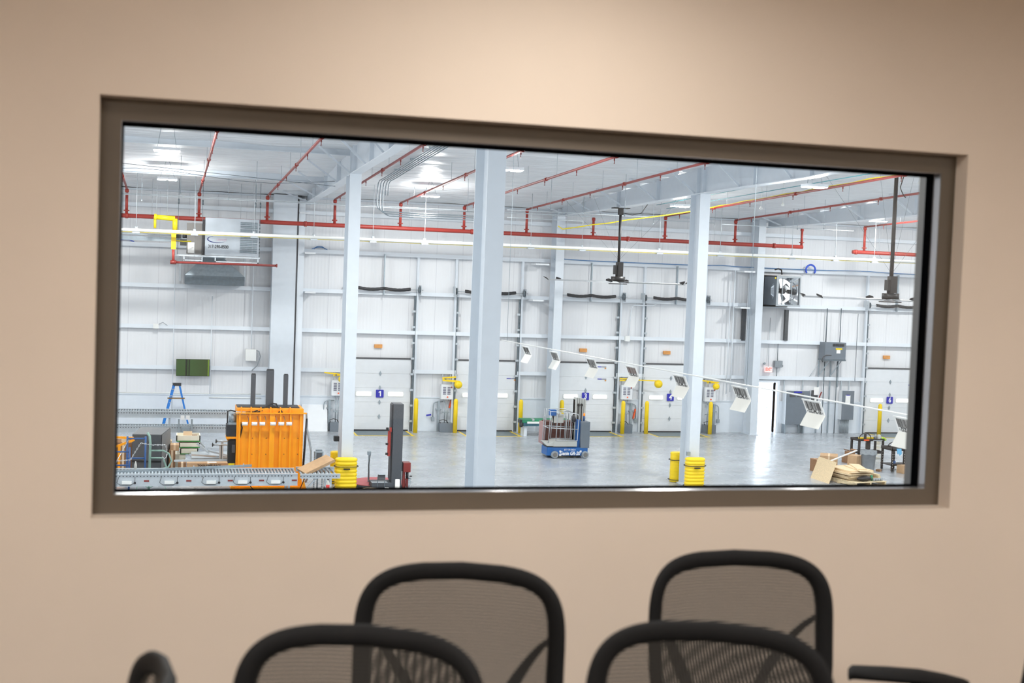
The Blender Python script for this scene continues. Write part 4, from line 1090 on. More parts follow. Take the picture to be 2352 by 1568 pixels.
wire([(16.2, 42.5, 8.95), (16.0, 42.6, 8.62), (15.7, 42.7, 8.55), (15.42, 42.8, 8.6)], .015, 'hosecable', 'short dark cable at the top of the nearer fan pole')
wire([at(2077, 402, 33.8), at(2068, 430, 33.8), at(2070, 437, 33.8), at(2074, 446, 33.8), at(2080, 454, 33.8)], .014, 'hosecable', 'dark cable loop beside the top of the right fan pole')
# ---- gas heater, its hood and gas line
YH = 46.3
h0, h1 = at(472, 499, YH), at(594, 590, YH)
x0, x1, z1, z0 = h0.x, h1.x, h0.z, h1.z
t = thing('gas_heater', 'silver gas heater cabinet with louvres and a phone number, hung at upper left', 'heater', ((x0 + x1) / 2, 46.9, z0))
build(MB().rbox(((x0 + x1) / 2, 46.59, (z0 + z1) / 2), (x1 - x0, .58, z1 - z0), .02), 'cabinet', 'heaterskin', t)
g0 = at(430, 511, YH)
build(MB().box(g0.x, 46.40, z0 + .02, x0 - .06, 46.85, g0.z), 'burner_box', 'graypaint', t, label='gray burner box on the left')
build(MB().box(x0 - .07, 46.36, z0, x0, 46.87, z1 - .08), 'flange', 'darkmetal', t)
build(MB().box(g0.x + .04, 46.385, z0 + .05, g0.x + .26, 46.40, z0 + .42), 'rating_plate', 'paper', t)
for k in range(9):
    z = z0 + .12 + k * (z1 - z0 - .2) / 9
    build(MB().prism([(x1 - .66, 46.3, z), (x1 - .06, 46.3, z), (x1 - .08, 46.24, z + .025), (x1 - .64, 46.24, z + .025)], (0, 0, .012)).add([(x1 - .66, 46.3, z + .1), (x1 - .06, 46.3, z + .1), (x1 - .08, 46.24, z + .03), (x1 - .64, 46.24, z + .03)], [(0, 3, 2, 1)]), 'louvre', 'galv', t)
    build(MB().box(x1, 46.4, z, x1 + .04, 46.8, z + .05), 'louvre', 'galvdark', t)
zl = z0 + .44
b = MB(); N = 22; cxl = x0 + .42
vs = []
for i in range(N + 1):
    a_ = RD(115 + 205 * i / N); wd = .022 * sin(pi * (i + .6) / (N + 1)) + .002
    for q in (1, -1): vs.append(Vector((cxl + (.33 + q * wd) * cos(a_), 46.285, zl + .12 + (.115 + q * wd * .6) * sin(a_))))
b.add(vs, [(2 * i, 2 * i + 1, 2 * i + 3, 2 * i + 2) for i in range(N)])
build(b, 'logo_swoosh', 'textnavy', t)
text('SERVICE', .11, 'textpink', t, (cxl + .14, 46.285, zl + .1), sx=.85, shear=.3)
text('317-290-8500', .155, 'textblack', t, (x0 + .46, 46.285, z0 + .30), sx=.80, bold=.003)
b = MB()
for dz in (0,): b.box(g0.x - .4, 46.3, z0 - .07, x1 + .05, 46.36, z0 - .02); b.box(g0.x - .4, 46.78, z0 - .07, x1 + .05, 46.84, z0 - .02)
b.box(g0.x - .1, 46.32, z0 - .22, x0 - .1, 46.36, z0 - .19).box(x0 + .35, 46.32, z0 - .24, x1 - .0, 46.36, z0 - .2)
for xx in (g0.x - .1, x0 - .1, x0 + .35, x1 - .04): b.box(xx, 46.32, z0 - .24, xx + .04, 46.36, z0 - .02)
build(b, 'support_frame', 'galvlight', t)
for xx in (g0.x - .3, x0 - .1, x1 - .15, x1 + .02):
    build(MB().cyl((xx, 46.33, z0 - .05), (xx, 46.33, ROOF(46.3) - .06), .008, n=5).cyl((xx, 46.33, 8.33), (xx, 46.33, 8.5), .03, n=6), 'hanger_rod', 'galvdark', t)
build(MB().cyl((g0.x - .15, 46.5, z0 + .62), (g0.x + .0, 46.5, z0 + .62), .06).box(g0.x - .22, 46.45, z0 + .3, g0.x, 46.6, z0 + .52).box(g0.x - .42, 46.45, z0 + .55, g0.x - .18, 46.6, z0 + .68), 'gas_valve', 'darkmetal', t)
# hood
YO = 48.4
q = [at(466, 592, YO), at(516, 592, YO), at(562, 636, YO), at(425, 632, YO)]
zt_, zm_ = q[0].z, q[2].z; zb_ = at(562, 657, YO).z
t = thing('duct_hood', 'flared sheet metal duct hood below the gas heater', 'duct', ((q[2].x + q[3].x) / 2, YO, zb_))
XL, XR = q[3].x, q[2].x; TL, TR = q[0].x, q[1].x
b = MB()
b.add([(TL, YO + .2, zt_), (TR, YO + .2, zt_), (XR, YO, zm_), (XL, YO, zm_), (TL, YO + .8, zt_), (TR, YO + .8, zt_), (XR, 49.7, zm_), (XL, 49.7, zm_)],
      [(0, 3, 2, 1), (4, 5, 6, 7), (0, 4, 7, 3), (1, 2, 6, 5), (0, 1, 5, 4)])
build(b, 'flared_duct', 'galv', t)
build(MB().box(XL, YO, zb_, XR, 49.7, zm_), 'skirt', 'galvdark', t)
build(MB().box(TL, YO - .9, zt_, TR, YO + .8, z0 - .02), 'elbow', 'galv', t)
lb_ = MB(); lb_.box(XL - .2, 49.6, zb_ + .1, XL - .13, 49.78, zt_ + .1).box(XR + .03, 49.6, zb_ + .1, XR + .1, 49.78, zt_ + .05)
build(lb_, 'wall_frame', 'galvlight', t)
# yellow gas line with labels
Yg = 45.7
P = [at(356, 524, Yg), at(356, 498, Yg), at(402, 502, Yg), at(402, 525, Yg), at(397, 572, Yg)]
t = thing('gas_pipe', 'yellow gas pipe dropping to the left of the gas heater', 'pipe', P[-1])
build(MB().cyl(P[0], P[1], .045), 'thin_pipe', 'yellowgas', t)
for px_ in (359, 384): q_ = at(px_, 500, Yg); build(MB().cyl(q_, (q_.x, Yg, ROOF(Yg) - .03), .006, n=5), 'hanger_rod', 'galvlight', t)
build(MB().cyl(P[1], P[2], .085).cyl(P[2], P[3] + Vector((0, 0, -.05)), .085).cyl(P[1] - Vector((.03, 0, 0)), P[1] + Vector((.05, 0, 0)), .11), 'pipe', 'yellowgas', t)
build(MB().box(P[4].x - .06, Yg - .06, P[4].z, P[4].x + .1, Yg + .05, P[4].z + .62).cyl(P[3] - Vector((0, 0, .05)), P[4] + Vector((.04, 0, .5)), .05), 'warning_label', 'yellow', t)
build(MB().tube([P[4] + Vector((.1, 0, .3)), P[4] + Vector((.35, .1, .28)), P[4] + Vector((.6, .3, .3))], .02), 'connector', 'yellowgas', t)
# long gray cable tray behind the white pipe at the left
a, c = at(262, 536, 47.6), at(432, 541, 47.6)
one(MB().box(HX0, 47.5, a.z - .2, c.x, 47.7, a.z - .06).box(HX0, 47.5, a.z + .0, c.x, 47.52, a.z + .03), 'wall_duct', 'galv', 'gray duct ending at the gas heater, at the left edge', 'duct')

# ---- barcode placards on a rod
rod = lambda Y: Vector((5.90 + (22.5 - Y) * .0605, Y, 5.03))
r0 = thing('sign_rod', 'thin white rod carrying the row of barcode placards', 'rod', rod(20))
build(MB().cyl(rod(22.6), rod(4.3), .008, n=8), 'rod', 'whitepvc', r0)
for Y in (22.3, 13.5, 6): build(MB().cyl(rod(Y), rod(Y) + Vector((0, 0, 3.9)), .004, n=4), 'hanger_wire', 'galv', r0)
SG = [(21.3, 'farthest barcode placard, hanging just right of the middle column'), (19.9, 'barcode placard hanging before the column left of door 3'), (18.3, 'barcode placard hanging over the top seal of door 3'),
      (16.8, 'barcode placard with a reddish barcode, above the long yellow dock light'), (15.27, 'barcode placard hanging in front of the covered door number'), (13.68, 'barcode placard hanging right of the right column'),
      (12.12, 'barcode placard reading DZ-PK-18, over the electrical cabinet'), (10.5, 'nearest and largest placard, cut by the right window jamb')]
codes = ['DZ-PK-12', 'DZ-PK-13', 'DZ-PK-14', 'DZ-PK-15', 'DZ-PK-16', 'DZ-PK-17', 'DZ-PK-18', 'DZ-PK-19']
dr = (rod(4.3) - rod(22.6)).normalized()          # along the rod, toward the window
Wp = 0.92
for k, (Y, lb) in enumerate(SG):
    c = rod(Y)
    # the placard faces the window: width along X, folded to a chevron in depth
    t = thing('barcode_placard', lb, 'sign', c, 'barcode placards on the rod')
    # edges measured on the photo: top edge runs with the rod; the sheet is folded at mid height
    top0 = c - dr * 0.18 + Vector((0, 0, -.035)); top1 = c + dr * 0.18 + Vector((0, 0, -.035))
    n = Vector((dr.y, -dr.x, 0)); n = n if n.x > 0 else -n
    n = Vector((1, 0, 0))
    mid0 = top0 + n * .062 + Vector((0, 0, -.14)); mid1 = top1 + n * .062 + Vector((0, 0, -.14))
    bot0 = mid0 - n * .075 + Vector((0, 0, -.14)); bot1 = mid1 - n * .075 + Vector((0, 0, -.14))
    th = Vector((.004, 0, 0))
    build(MB().prism([top0, top1, mid1, mid0], th), 'upper_panel', 'paper', t)
    build(MB().prism([mid0, mid1, bot1, bot0], th), 'lower_panel', 'ivory', t)
    build(MB().cyl(top0, top1, .008, n=6), 'hanging_clip', 'whitepvc', t)
    rnd = random.Random(k + 3); b = MB(); u = .08
    nn = (mid0 - top0).cross(top1 - top0).normalized(); nn = nn if nn.x < 0 else -nn
    def pt(u, v): return top0 + (top1 - top0) * u + (mid0 - top0) * v + nn * .002
    while u < .88:
        wd = rnd.choice((.012, .02, .03)); b.add([pt(u, .1), pt(u + wd, .1), pt(u + wd, .68), pt(u, .68)], [(0, 1, 2, 3)]); u += wd + rnd.choice((.012, .016, .026))
    build(b, 'barcode', 'textblack' if k != 3 else 'brown', t)
    ex = (top1 - top0).normalized(); ez = (top0 - mid0).normalized(); ny = ex.cross(ez)
    Rm = Matrix((ex, ez, ny)).transposed()
    text(codes[k], .058, 'textblack', t, pt(.5, .84), rot=Rm, sx=1.0, ext=.0005, bold=.0015)
    b = MB()
    for u in (.10, .90): b.add([pt(u - .02, .8), pt(u + .02, .8), pt(u, .95)], [(0, 1, 2)])
    build(b, 'arrows', 'textblack', t)

# small white pendants at the upper right
for k, (px, py, Y, L, lb) in enumerate(((1748, 478, 40, .6, 'small white pendant sensor, left one of the pair under the yellow hose'), (1798, 470, 38, .6, 'small white pendant sensor, right one of the pair under the yellow hose'), (2112, 420, 34.5, 1.0, 'small white pendant sensor at the upper right corner of the window'))):
    p = at(px, py, Y)
    t = thing('pendant_sensor', lb, 'sensor', p, 'white pendant sensors')
    build(MB().cyl(p, (p.x, Y, ROOF(Y) - .03), .012, n=6), 'drop_rod', 'whitepvc', t)
    build(MB().lathe([(.01, -.05), (.06, -.03), (.05, .02), (.02, .07)], p, 12), 'sensor_head', 'whitepvc', t)
for k, (x, Y) in enumerate(((-.9, 44), (.3, 40.5), (1.9, 44.5), (2.6, 41), (9.6, 42), (11.9, 40), (13.9, 38.5), (17.2, 44.5), (19.8, 41.5), (20.6, 44.5), (22.8, 42), (23.3, 45))):
    one(MB().cyl((x, Y, 8.25 + .1 * (k % 3)), (x, Y, ROOF(Y) - .02), .006, n=4).cyl((x, Y, 8.25 + .1 * (k % 3)), (x, Y, 8.29 + .1 * (k % 3)), .025, n=6), 'drop_wire', 'galv', 'thin gray drop wire hanging from the roof ' + ['at the left edge', 'left of the gas heater', 'above the gas heater louvres', 'right of the gas heater', 'left of the broad column', 'close behind the broad column', 'right of the broad column', 'right of the nearer fan pole', 'left of the right column', 'behind the right column', 'right of the right column', 'above the long main end'][k], 'wire', 'drop wires from the roof')
# ================================================================== FLOOR
# column guards
def guard(cx, y0, y1, lb, base):
    t = thing('column_guard', lb, 'column guard', base, 'yellow column guards')
    # two corrugated halves strapped around the column
    def half(yc, name, sgn, w=.58, d=.30, xo=0, rb=1.0):
        b = MB(); prof = []
        H = .93; n = 9
        for i in range(n):
            z0 = i * H / n
            prof += [(0.0, z0 + .008), (.022 * rb, z0 + .03), (.022 * rb, z0 + H / n - .028), (0.0, z0 + H / n - .005)]
        prof.append((-.03, H + .01))
        pts = []
        for a0, sx, sy in ((0, 1, 1), (pi / 2, -1, 1), (pi, -1, -1), (3 * pi / 2, 1, -1)):
            for k in range(5):
                a = a0 + pi / 2 * k / 4; r = .13
                pts.append((sx * (w / 2 - r) + r * cos(a), sy * (d / 2 - r) + r * sin(a), cos(a), sin(a)))
        vs = [Vector((cx + xo + px + ax * o, yc + py + ay * o, z)) for o, z in prof for px, py, ax, ay in pts]
        N = len(pts); L = len(prof)
        b.add(vs, [(i * N + k, i * N + (k + 1) % N, (i + 1) * N + (k + 1) % N, (i + 1) * N + k) for i in range(L - 1) for k in range(N)] + [tuple(range((L - 1) * N, L * N)), tuple(range(N - 1, -1, -1))], True)
        o = build(b, 'guard_half', 'yellow', t)
        for z in (.08, .70):
            sp = [Vector((cx + xo + px + ax * .05, yc + py + ay * .05, z)) for px, py, ax, ay in pts] + []
            build(MB().tube(sp, .012, 6, closed=True), 'strap', 'black', o)
        return o
    half(y0, 'front', -1)
    half(y1, 'back', 1, rb=.15)
    build(MB().box(cx - .1, y0 - .26, .63, cx + .08, y0 - .2, .66), 'label_plate', 'textblack', t)
    return t
guard(4.98, 36.02, 37.30, 'yellow ribbed guard around the foot of the left column', (5.06, 36.6, 0))
guard(15.60, 36.02, 37.24, 'yellow ribbed guard around the foot of the right column', (15.70, 36.6, 0))
p = at(770, 1010, 36.2)
one(MB().box(p.x, 36.4, p.z - .07, p.x + .14, 36.6, p.z + .07), 'column_outlet', 'black', 'small dark box on the left column above its yellow guard', 'outlet')
p = at(1582, 1042, 36.2)
one(MB().box(p.x - .05, 36.2, p.z - .06, p.x + .06, 36.3, p.z + .06).cyl((p.x + .01, 36.25, p.z - .06), (p.x + .01, 36.25, 1.0), .02), 'column_outlet', 'galv', 'small gray outlet on the right column just above its guard', 'outlet')

# ---- orange baler
BX0, BX1, BY = 1.93, 3.77, 36.25
BH = at(620, 938, BY).z
sh = at(620, 950, BY - .1).z
t = thing('baler', 'big orange cardboard baler with six white twine spools', 'baler', ((BX0 + BX1) / 2, BY + .5, 0))
build(MB().box(BX0, BY, .06, BX1, BY + 1.0, BH), 'body', 'orange', t, bevel=.01)
for k in range(7):
    x = BX0 + .08 + k * (BX1 - BX0 - .16) / 6; wd = .10 if k == 3 else .05
    if k == 3: x += .05; wd = .14
    build(MB().box(x - wd / 2, BY - .07, .06, x + wd / 2, BY, sh), 'rib', 'orange', t)
build(MB().box(BX0 - .03, BY - .12, sh, BX1 + .08, BY + .02, sh + .03), 'shelf', 'orange', t)
for k in range(6):
    x = BX0 + .1 + k * (BX1 - BX0 - .5) / 5
    build(MB().box(x, BY - .1, sh + .03, x + .03, BY, sh + .18), 'gusset', 'orange', t)
b = MB(); b.box(BX0 - .12, BY - .2, 0, BX0 + .25, BY + 1.0, .06).box(BX1 - .2, BY - .2, 0, BX1 + .12, BY + 1.0, .06).box(BX0, BY - .15, .02, BX1, BY, .1)
b.prism([(BX0 - .12, BY - .18, 0), (BX0 - .12, BY - .18, .25), (BX0 + .02, BY - .18, 0)], (0, .02, 0)).prism([(BX1 + .12, BY - .18, 0), (BX1 + .02, BY - .18, .4), (BX1 + .0, BY - .18, 0)], (0, .02, 0))
build(b, 'base', 'orange', t)
b = MB(); b.box(BX0 + .02, BY + .2, BH, BX1 - .1, BY + .9, BH + .02); build(b, 'top_plate', 'darkmetal', t)
for (pxa, pxb, ytop, yy) in ((577.5, 588, 860, .5), (613, 630, 850, .4), (652.5, 662.5, 861, .5)):
    a, c = at(pxa, ytop, BY + yy), at(pxb, ytop, BY + yy)
    build(MB().box(a.x, BY + yy, BH, c.x, BY + yy + .16, a.z), 'guide_post', 'charcoal', t)
    build(MB().box(a.x + .01, BY + yy, a.z, c.x - .01, BY + yy + .1, a.z + .03), 'post_cap', 'darkmetal', t)
for k, px in enumerate((562.5, 584.5, 602.5, 627, 646, 664)):
    p = at(px, 973, BY - .2)
    s_ = build(MB().cyl((p.x - .075, BY - .2, p.z), (p.x + .075, BY - .2, p.z), .05, n=14), 'twine_spool', 'paper', t, label='white twine spool')
    build(MB().tube([(p.x - .09, BY - .2, p.z), (p.x + .1, BY - .2, p.z), (p.x + .1, BY - .12, p.z + .12), (p.x + .08, BY - .02, p.z + .2)], .007, 5), 'wire_hook', 'galvdark', s_)
b = MB(); n_ = 0
for rz_ in (1.0, .55, 1.45):
    for k in range(4): b.cyl((BX0 + .44 + k * .38 + (.12 if k > 1 else 0), BY - .005, rz_), (BX0 + .44 + k * .38 + (.12 if k > 1 else 0), BY + .01, rz_), .015, n=8)
build(b, 'bolt_holes', 'rust', t)
# power pack on a left bracket
lx = at(519, 1000, BY + .3).x
zpk = at(540, 1003, BY + .3).z
build(MB().box(lx, BY + .1, zpk - .03, BX0 + .02, BY + .6, zpk + .03).bar((lx + .03, BY + .3, zpk - .03), (BX0 + .02, BY + .3, zpk - .35), .06, .06), 'bracket', 'orange', t)
build(MB().box(lx, BY + .1, zpk + .03, lx + .30, BY + .6, zpk + .36), 'oil_tank', 'darkmetal', t, bevel=.01)
build(MB().cyl((lx + .17, BY + .3, zpk + .38), (lx + .17, BY + .3, zpk + .68), .11, n=16).box(lx + .05, BY + .15, zpk + .36, lx + .28, BY + .5, zpk + .42), 'pump_motor', 'galv', t)
build(MB().box(lx + .06, BY + .15, zpk - .72, BX0 + .0, BY + .6, zpk - .08), 'control_box', 'black', t)
build(MB().box(lx + .16, BY + .1, zpk - .42, BX0 - .02, BY + .16, zpk - .2), 'control_face', 'darkgray', t)
build(MB().box(lx + .08, BY + .1, zpk - .80, lx + .24, BY + .2, zpk - .72), 'warning_tag', 'yellowgas', t)
hz = zpk + .72
for pts in ([(lx + .02, BY + .1, hz - .3), (lx + .02, BY + .08, hz + .02), (lx + .1, BY + .1, hz + .05), (lx + .3, BY + .1, hz)],
            [(lx + .32, BY + .05, hz + .0), (BX0 + .45, BY - .03, hz + .02), (BX0 + .8, BY + .1, hz + .16), (BX0 + .98, BY + .25, BH + .12), (BX0 + 1.1, BY + .3, BH + .1), (BX0 + 1.17, BY - .02, BH - .1), (BX0 + 1.14, BY - .08, sh + .04)],
            [(lx + .32, BY + .05, hz - .04), (BX0 + .5, BY - .03, hz + .0), (BX0 + .85, BY + .05, hz + .1), (BX0 + 1.0, BY + .2, BH + .05), (BX0 + 1.18, BY + .1, BH), (BX0 + 1.24, BY - .06, sh + .04)],
            [(lx + .35, BY, zpk + .5), (lx + .42, BY - .03, zpk + .3), (lx + .36, BY, zpk)]):
    build(MB().tube(pts, .02, 6), 'hose', 'hosecable', t)
build(MB().cyl((BX0 - .03, BY + .02, hz - .01), (BX0 + .24, BY - .02, hz - .01), .045), 'coupling', 'aluminium', t)
build(MB().tube([(BX1 + .1, BY + .2, sh), (BX1 + .12, BY + .1, 1.7), (BX1 + .24, BY, 1.1), (BX1 + .24, BY, .5), (BX1 + .1, BY, .2)], .03, 8), 'drain_hose', 'gray', t)
build(MB().cyl((BX1 + .04, BY + .1, .6), (BX1 + .1, BY + .1, 2.0), .03), 'side_rod', 'darkmetal', t)
# loose black cables by the baler
wire([(BX1 + .18, BY - .3, .78), (BX1 + .12, BY - .3, .5), (BX1 + .0, BY - .3, .25), (BX1 - .1, BY - .35, .02)], .014, 'hosecable', 'black cable looping down beside the baler foot')
wire([(BX0 + .25, BY - .35, .55), (BX0 + .3, BY - .4, .3), (BX0 + .45, BY - .4, .1), (BX0 + .6, BY - .4, .02)], .014, 'hosecable', 'black cable on the lower front of the baler')

# ---- conveyors
def roller_conveyor(x0, x1, y0, y1, z, lb, roller=True, boxes=(), side=.27, legs=(), sp=.085, nm='roller_conveyor'):
    t = thing(nm, lb, 'conveyor', ((x0 + x1) / 2, (y0 + y1) / 2, z - side), 'roller conveyors')
    for y in (y0, y1):
        build(MB().box(x0, y - .02, z - side, x1, y + .02, z).box(x0, y - .04, z, x1, y + .04, z + .02).box(x0, y - .04, z - side, x1, y + .02, z - side + .015), 'side_rail', 'galvlight', t)
    b = MB(); x = x0 + .05; n = 0
    xs_ = []
    while x < x1 - .03: xs_.append(x); x += sp
    vis = xs_[-100:]
    if roller:
        for x in vis: build(MB().cyl((x, y0 + .02, z - .02), (x, y1 - .02, z - .02), .03, n=8), 'roller', 'galv', t)
        rest = xs_[:-100]
        if rest:
            b = MB()
            for x in rest: b.cyl((x, y0 + .02, z - .02), (x, y1 - .02, z - .02), .03, n=8)
            o = build(b, 'rollers', 'galv', t); o['kind'] = 'stuff'
    b = MB(); x = x0
    while x < x1 - .1: b.box(x, y0 - .028, z - .055, x + .03, y0 - .02, z - .03); x += .085
    build(b, 'roller_slots', 'darkgray', t)
    for px in boxes:
        build(MB().box(px - .12, y0 - .05, z - side + .06, px + .12, y0 - .02, z - side + .14), 'sensor_module', 'whitepvc', t)
        build(MB().tube([(px - .2, y0 - .04, z - .06), (px - .24, y0 - .05, z - side + .1), (px - .16, y0 - .05, z - side + .04), (px + .1, y0 - .05, z - side + .04), (px + .2, y0 - .05, z - side + .1), (px + .2, y0 - .04, z - .06)], .006, 5), 'sensor_cable', 'hosecable', t)
        build(MB().cyl((px + .2, y0 - .05, z - side + .09), (px + .2, y0 - .02, z - side + .09), .03), 'sensor_dial', 'darkmetal', t)
        build(MB().box(px + .42, y0 - .03, z - side + .12, px + .55, y0 - .02, z - side + .16), 'red_sticker', 'redbox', t)
    for lx_ in legs:
        for y in (y0 + .03, y1 - .03): build(MB().box(lx_ - .03, y - .03, 0, lx_ + .03, y + .03, z - side), 'leg', 'galvlight', t)
        build(MB().box(lx_ - .02, y0, .25, lx_ + .02, y1, .3), 'cross_brace', 'galvlight', t)
    return t
ZC = .80
xr = fl(689, 1097, ZC).x
roller_conveyor(-5.0, xr, 33.95, 34.9, ZC, 'long powered roller conveyor crossing in front of the baler at lower left', boxes=(-.9, .15, 1.2, 2.0, 2.85), legs=(-4, -1.8, 3.2), nm='roller_conveyor', side=.30)
b = MB()
g = roller_conveyor(xr + .06, 4.53, 33.85, 35.1, .80, 'short unpowered roller conveyor ending before the left column guard', side=.1, legs=(4.28,), sp=.11)
build(MB().bar((3.9, 33.9, .7), (3.4, 33.9, .1), .04, .04), 'brace', 'galvlight', g)
roller_conveyor(-7, 2.2, 43.6, 44.3, 1.36, 'upper far conveyor before the back wall, behind the ladder foot', side=.2, legs=(-4, .15), roller=True)
roller_conveyor(-7, 2.2, 43.0, 43.5, .95, 'lower far conveyor under the upper one, behind the dark cabinet', side=.2, legs=(-4,), roller=True)
# tilted carton on the short conveyor
one(MB().ob((3.95, 34.4, .97), (.9, .5, .08), (RD(8), RD(-22), RD(18))).m('cardboard'), 'flat_carton', None, 'flat brown carton lying tilted on the conveyor end', 'carton', bevel=.004)
# guard rail above the conveyor
a, c = at(264, 1083, 34.3), at(578, 1069, 35.1)
t = thing('guide_rail', 'straight gray guide rail above the left conveyor', 'rail', (c.x, 34.9, ZC))
a = a - (c - a) * 1.2
build(MB().bar(a, c, .03, .07), 'rail', 'galv', t)
for u in (.62, .8, .97): q_ = a.lerp(c, u); build(MB().box(q_.x, q_.y + .02, .8, q_.x + .03, q_.y + .05, q_.z + .06), 'post', 'galvlight', t)

# ---- step ladder
zt_ = at(406, 880, 48.9).z; xm = at(406, 880, 48.9).x
t = thing('step_ladder', 'blue step ladder with a black top near the back wall', 'ladder', (xm + .2, 48.9, 0))
L0, L1 = fl(370, 985).x, fl(432, 985).x
build(MB().rbox((xm, 48.9, zt_ - .04), (.32, .22, .1), .03), 'ladder_top', 'darkmetal', t)
for y in (48.72, 49.08):
    build(MB().bar((xm - .1, y if y > 48.9 else y + .1, zt_ - .06), (L0 - .0, y, 0.0), .05, .09), 'side_rail', 'ladderblue', t)
    build(MB().bar((xm + .1, y if y > 48.9 else y + .1, zt_ - .06), (L1 + .05, y, 0.0), .04, .06), 'rear_rail', 'ladderblue', t)
for k in range(7):
    u = (k + .6) / 7.2; x = xm - .1 + (L0 - xm + .1) * u; z = zt_ - .06 - (zt_ - .06) * u
    build(MB().box(x - .05, 48.76, z - .012, x + .07, 49.06, z + .012), 'step', 'aluminium', t)
build(MB().box(xm - .32, 48.74, 1.28, xm + .3, 48.77, 1.32), 'spreader', 'rust', t)
build(MB().bar((xm - .14, 48.76, 1.85), (xm - .2, 48.76, 1.66), .05, .012), 'sticker', 'paper', t)

# ---- dark cabinet, scaffold, hose stand and clutter behind the left conveyor
a, c = at(304, 1000, 38.0), at(369, 1000, 38.0)
t = thing('storage_cabinet', 'large dark gray cabinet behind the left conveyor', 'cabinet', ((a.x + c.x) / 2, 38.7, 0))
ZK = a.z
q4 = [Vector((-.89, 38.25, 0)), Vector((-.08, 38.15, 0)), Vector((.16, 39.8, 0)), Vector((-.68, 39.9, 0))]
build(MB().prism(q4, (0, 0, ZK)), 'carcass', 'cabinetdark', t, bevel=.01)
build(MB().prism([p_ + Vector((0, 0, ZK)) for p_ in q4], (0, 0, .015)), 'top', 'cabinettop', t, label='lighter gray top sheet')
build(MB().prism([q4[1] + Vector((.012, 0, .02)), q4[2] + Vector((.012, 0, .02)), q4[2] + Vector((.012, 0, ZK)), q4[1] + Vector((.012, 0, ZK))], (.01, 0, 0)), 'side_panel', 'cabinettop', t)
build(MB().bar(q4[0] + Vector((0, -.008, ZK * .4)), q4[1] + Vector((0, -.008, ZK * .4)), .012, .05), 'front_seam', 'black', t)
def frame_h(t, x0, x1, y, z0, z1, rungs, m_, r=.028):
    build(MB().cyl((x0, y, z0), (x0, y, z1), r, n=8), 'post', m_, t); build(MB().cyl((x1, y, z0), (x1, y, z1), r, n=8), 'post', m_, t)
    for z in rungs: build(MB().cyl((x0, y, z), (x1, y, z), r * .8, n=8), 'rung', m_, t)
YS = 36.7
t = thing('scaffold_frame', 'blue tubular scaffold frame standing before the dark cabinet', 'scaffold', (at(320, 1000, YS).x, YS, 0))
q0, q1 = at(292, 1010, YS), at(334, 1015, YS)
frame_h(t, q0.x, q1.x, YS + .3, 0, q0.z + .06, (q0.z - .0, q0.z - .55), 'scaffblue')
q2, q3 = at(264, 1033, YS - .4), at(298, 1027, YS - .4)
frame_h(t, q2.x - .5, q3.x, YS - .4, 0, q3.z, (q2.z - .05, q2.z - .42), 'scaffblue')
build(MB().cyl((q2.x - .1, YS - .4, .5), (q2.x + .35, YS + .3, q0.z - .0), .012).cyl((q3.x, YS - .4, .06), (q3.x, YS + .1, .06), .03), 'cross_brace', 'aluminium', t)
YJ = 37.4
t = thing('gantry_stand', 'yellow braced stand at the left edge behind the scaffold', 'stand', (at(274, 1040, YJ).x, YJ, 0))
q = at(274, 1030, YJ)
build(MB().bar((q.x, YJ, 0), (q.x, YJ, q.z + .1), .07, .07), 'mast', 'orange', t)
build(MB().bar((q.x - .5, YJ, q.z - .1), (q.x + .4, YJ, q.z + .25), .05, .06).bar((q.x - .5, YJ, q.z + .34), (q.x + .38, YJ, q.z + .30), .05, .06), 'arm', 'orange', t)
build(MB().box(q.x - .5, YJ - .2, 0, q.x + .3, YJ + .2, .06), 'foot', 'orange', t)
YK = 36.0
q = at(341, 1010, YK)
t = thing('hose_stand', 'pale green pipe stand with bent arms and a coiled hose', 'stand', (q.x, YK, 0))
build(MB().tube([(q.x - .03, YK, q.z + .2), (q.x + .03, YK, q.z + .1), (q.x + .05, YK, q.z - .1), (q.x + .04, YK, .04)], .034, 8), 'upright', 'greenpipe', t)
for dz, L in ((-.32, .62), (-.52, .5)):
    build(MB().tube([(q.x + .04, YK, q.z + dz + .03), (q.x + .4, YK, q.z + dz + .03), (q.x + L - .08, YK, q.z + dz - .05), (q.x + L, YK, q.z + dz - .25), (q.x + L - .08, YK, q.z + dz - .42), (q.x + .3, YK, q.z + dz - .5), (q.x + .06, YK, q.z + dz - .65)], .024, 8), 'bent_arm', 'greenpipe', t)
build(MB().tube([(q.x - .3, YK - .2, .03), (q.x - .25, YK, .25), (q.x + .04, YK, .12), (q.x + .4, YK - .1, .28), (q.x + .5, YK - .2, .1), (q.x + .3, YK - .3, .03), (q.x - .25, YK - .25, .03)], .018, 6), 'base_loop', 'greenpipe', t)
b = MB()
def chain(b, pts, r=.012, link_=.05):
    for i in range(len(pts) - 1):
        a, c = Vector(pts[i]), Vector(pts[i + 1]); n = max(1, int((c - a).length / link_))
        for k in range(n):
            m_ = a.lerp(c, (k + .5) / n); d = (c - a).normalized(); up = Vector((0, 1, 0)) if k % 2 else d.cross(Vector((0, 1, 0))).normalized()
            b.tube([m_ + d * .032 * cos(j * pi / 3) + up * .016 * sin(j * pi / 3) for j in range(6)], .006, 4, closed=True)
chain(b, [(q.x - 1.1, YK - .3, ZC + .06), (q.x - .7, YK - .3, ZC + .1), (q.x - .45, YK - .25, ZC + .12), (q.x - .2, YK - .1, ZC + .55), (q.x + .1, YK - .08, ZC + .5), (q.x + .45, YK - .08, ZC + .5), (q.x + .5, YK - .08, ZC + .28)])
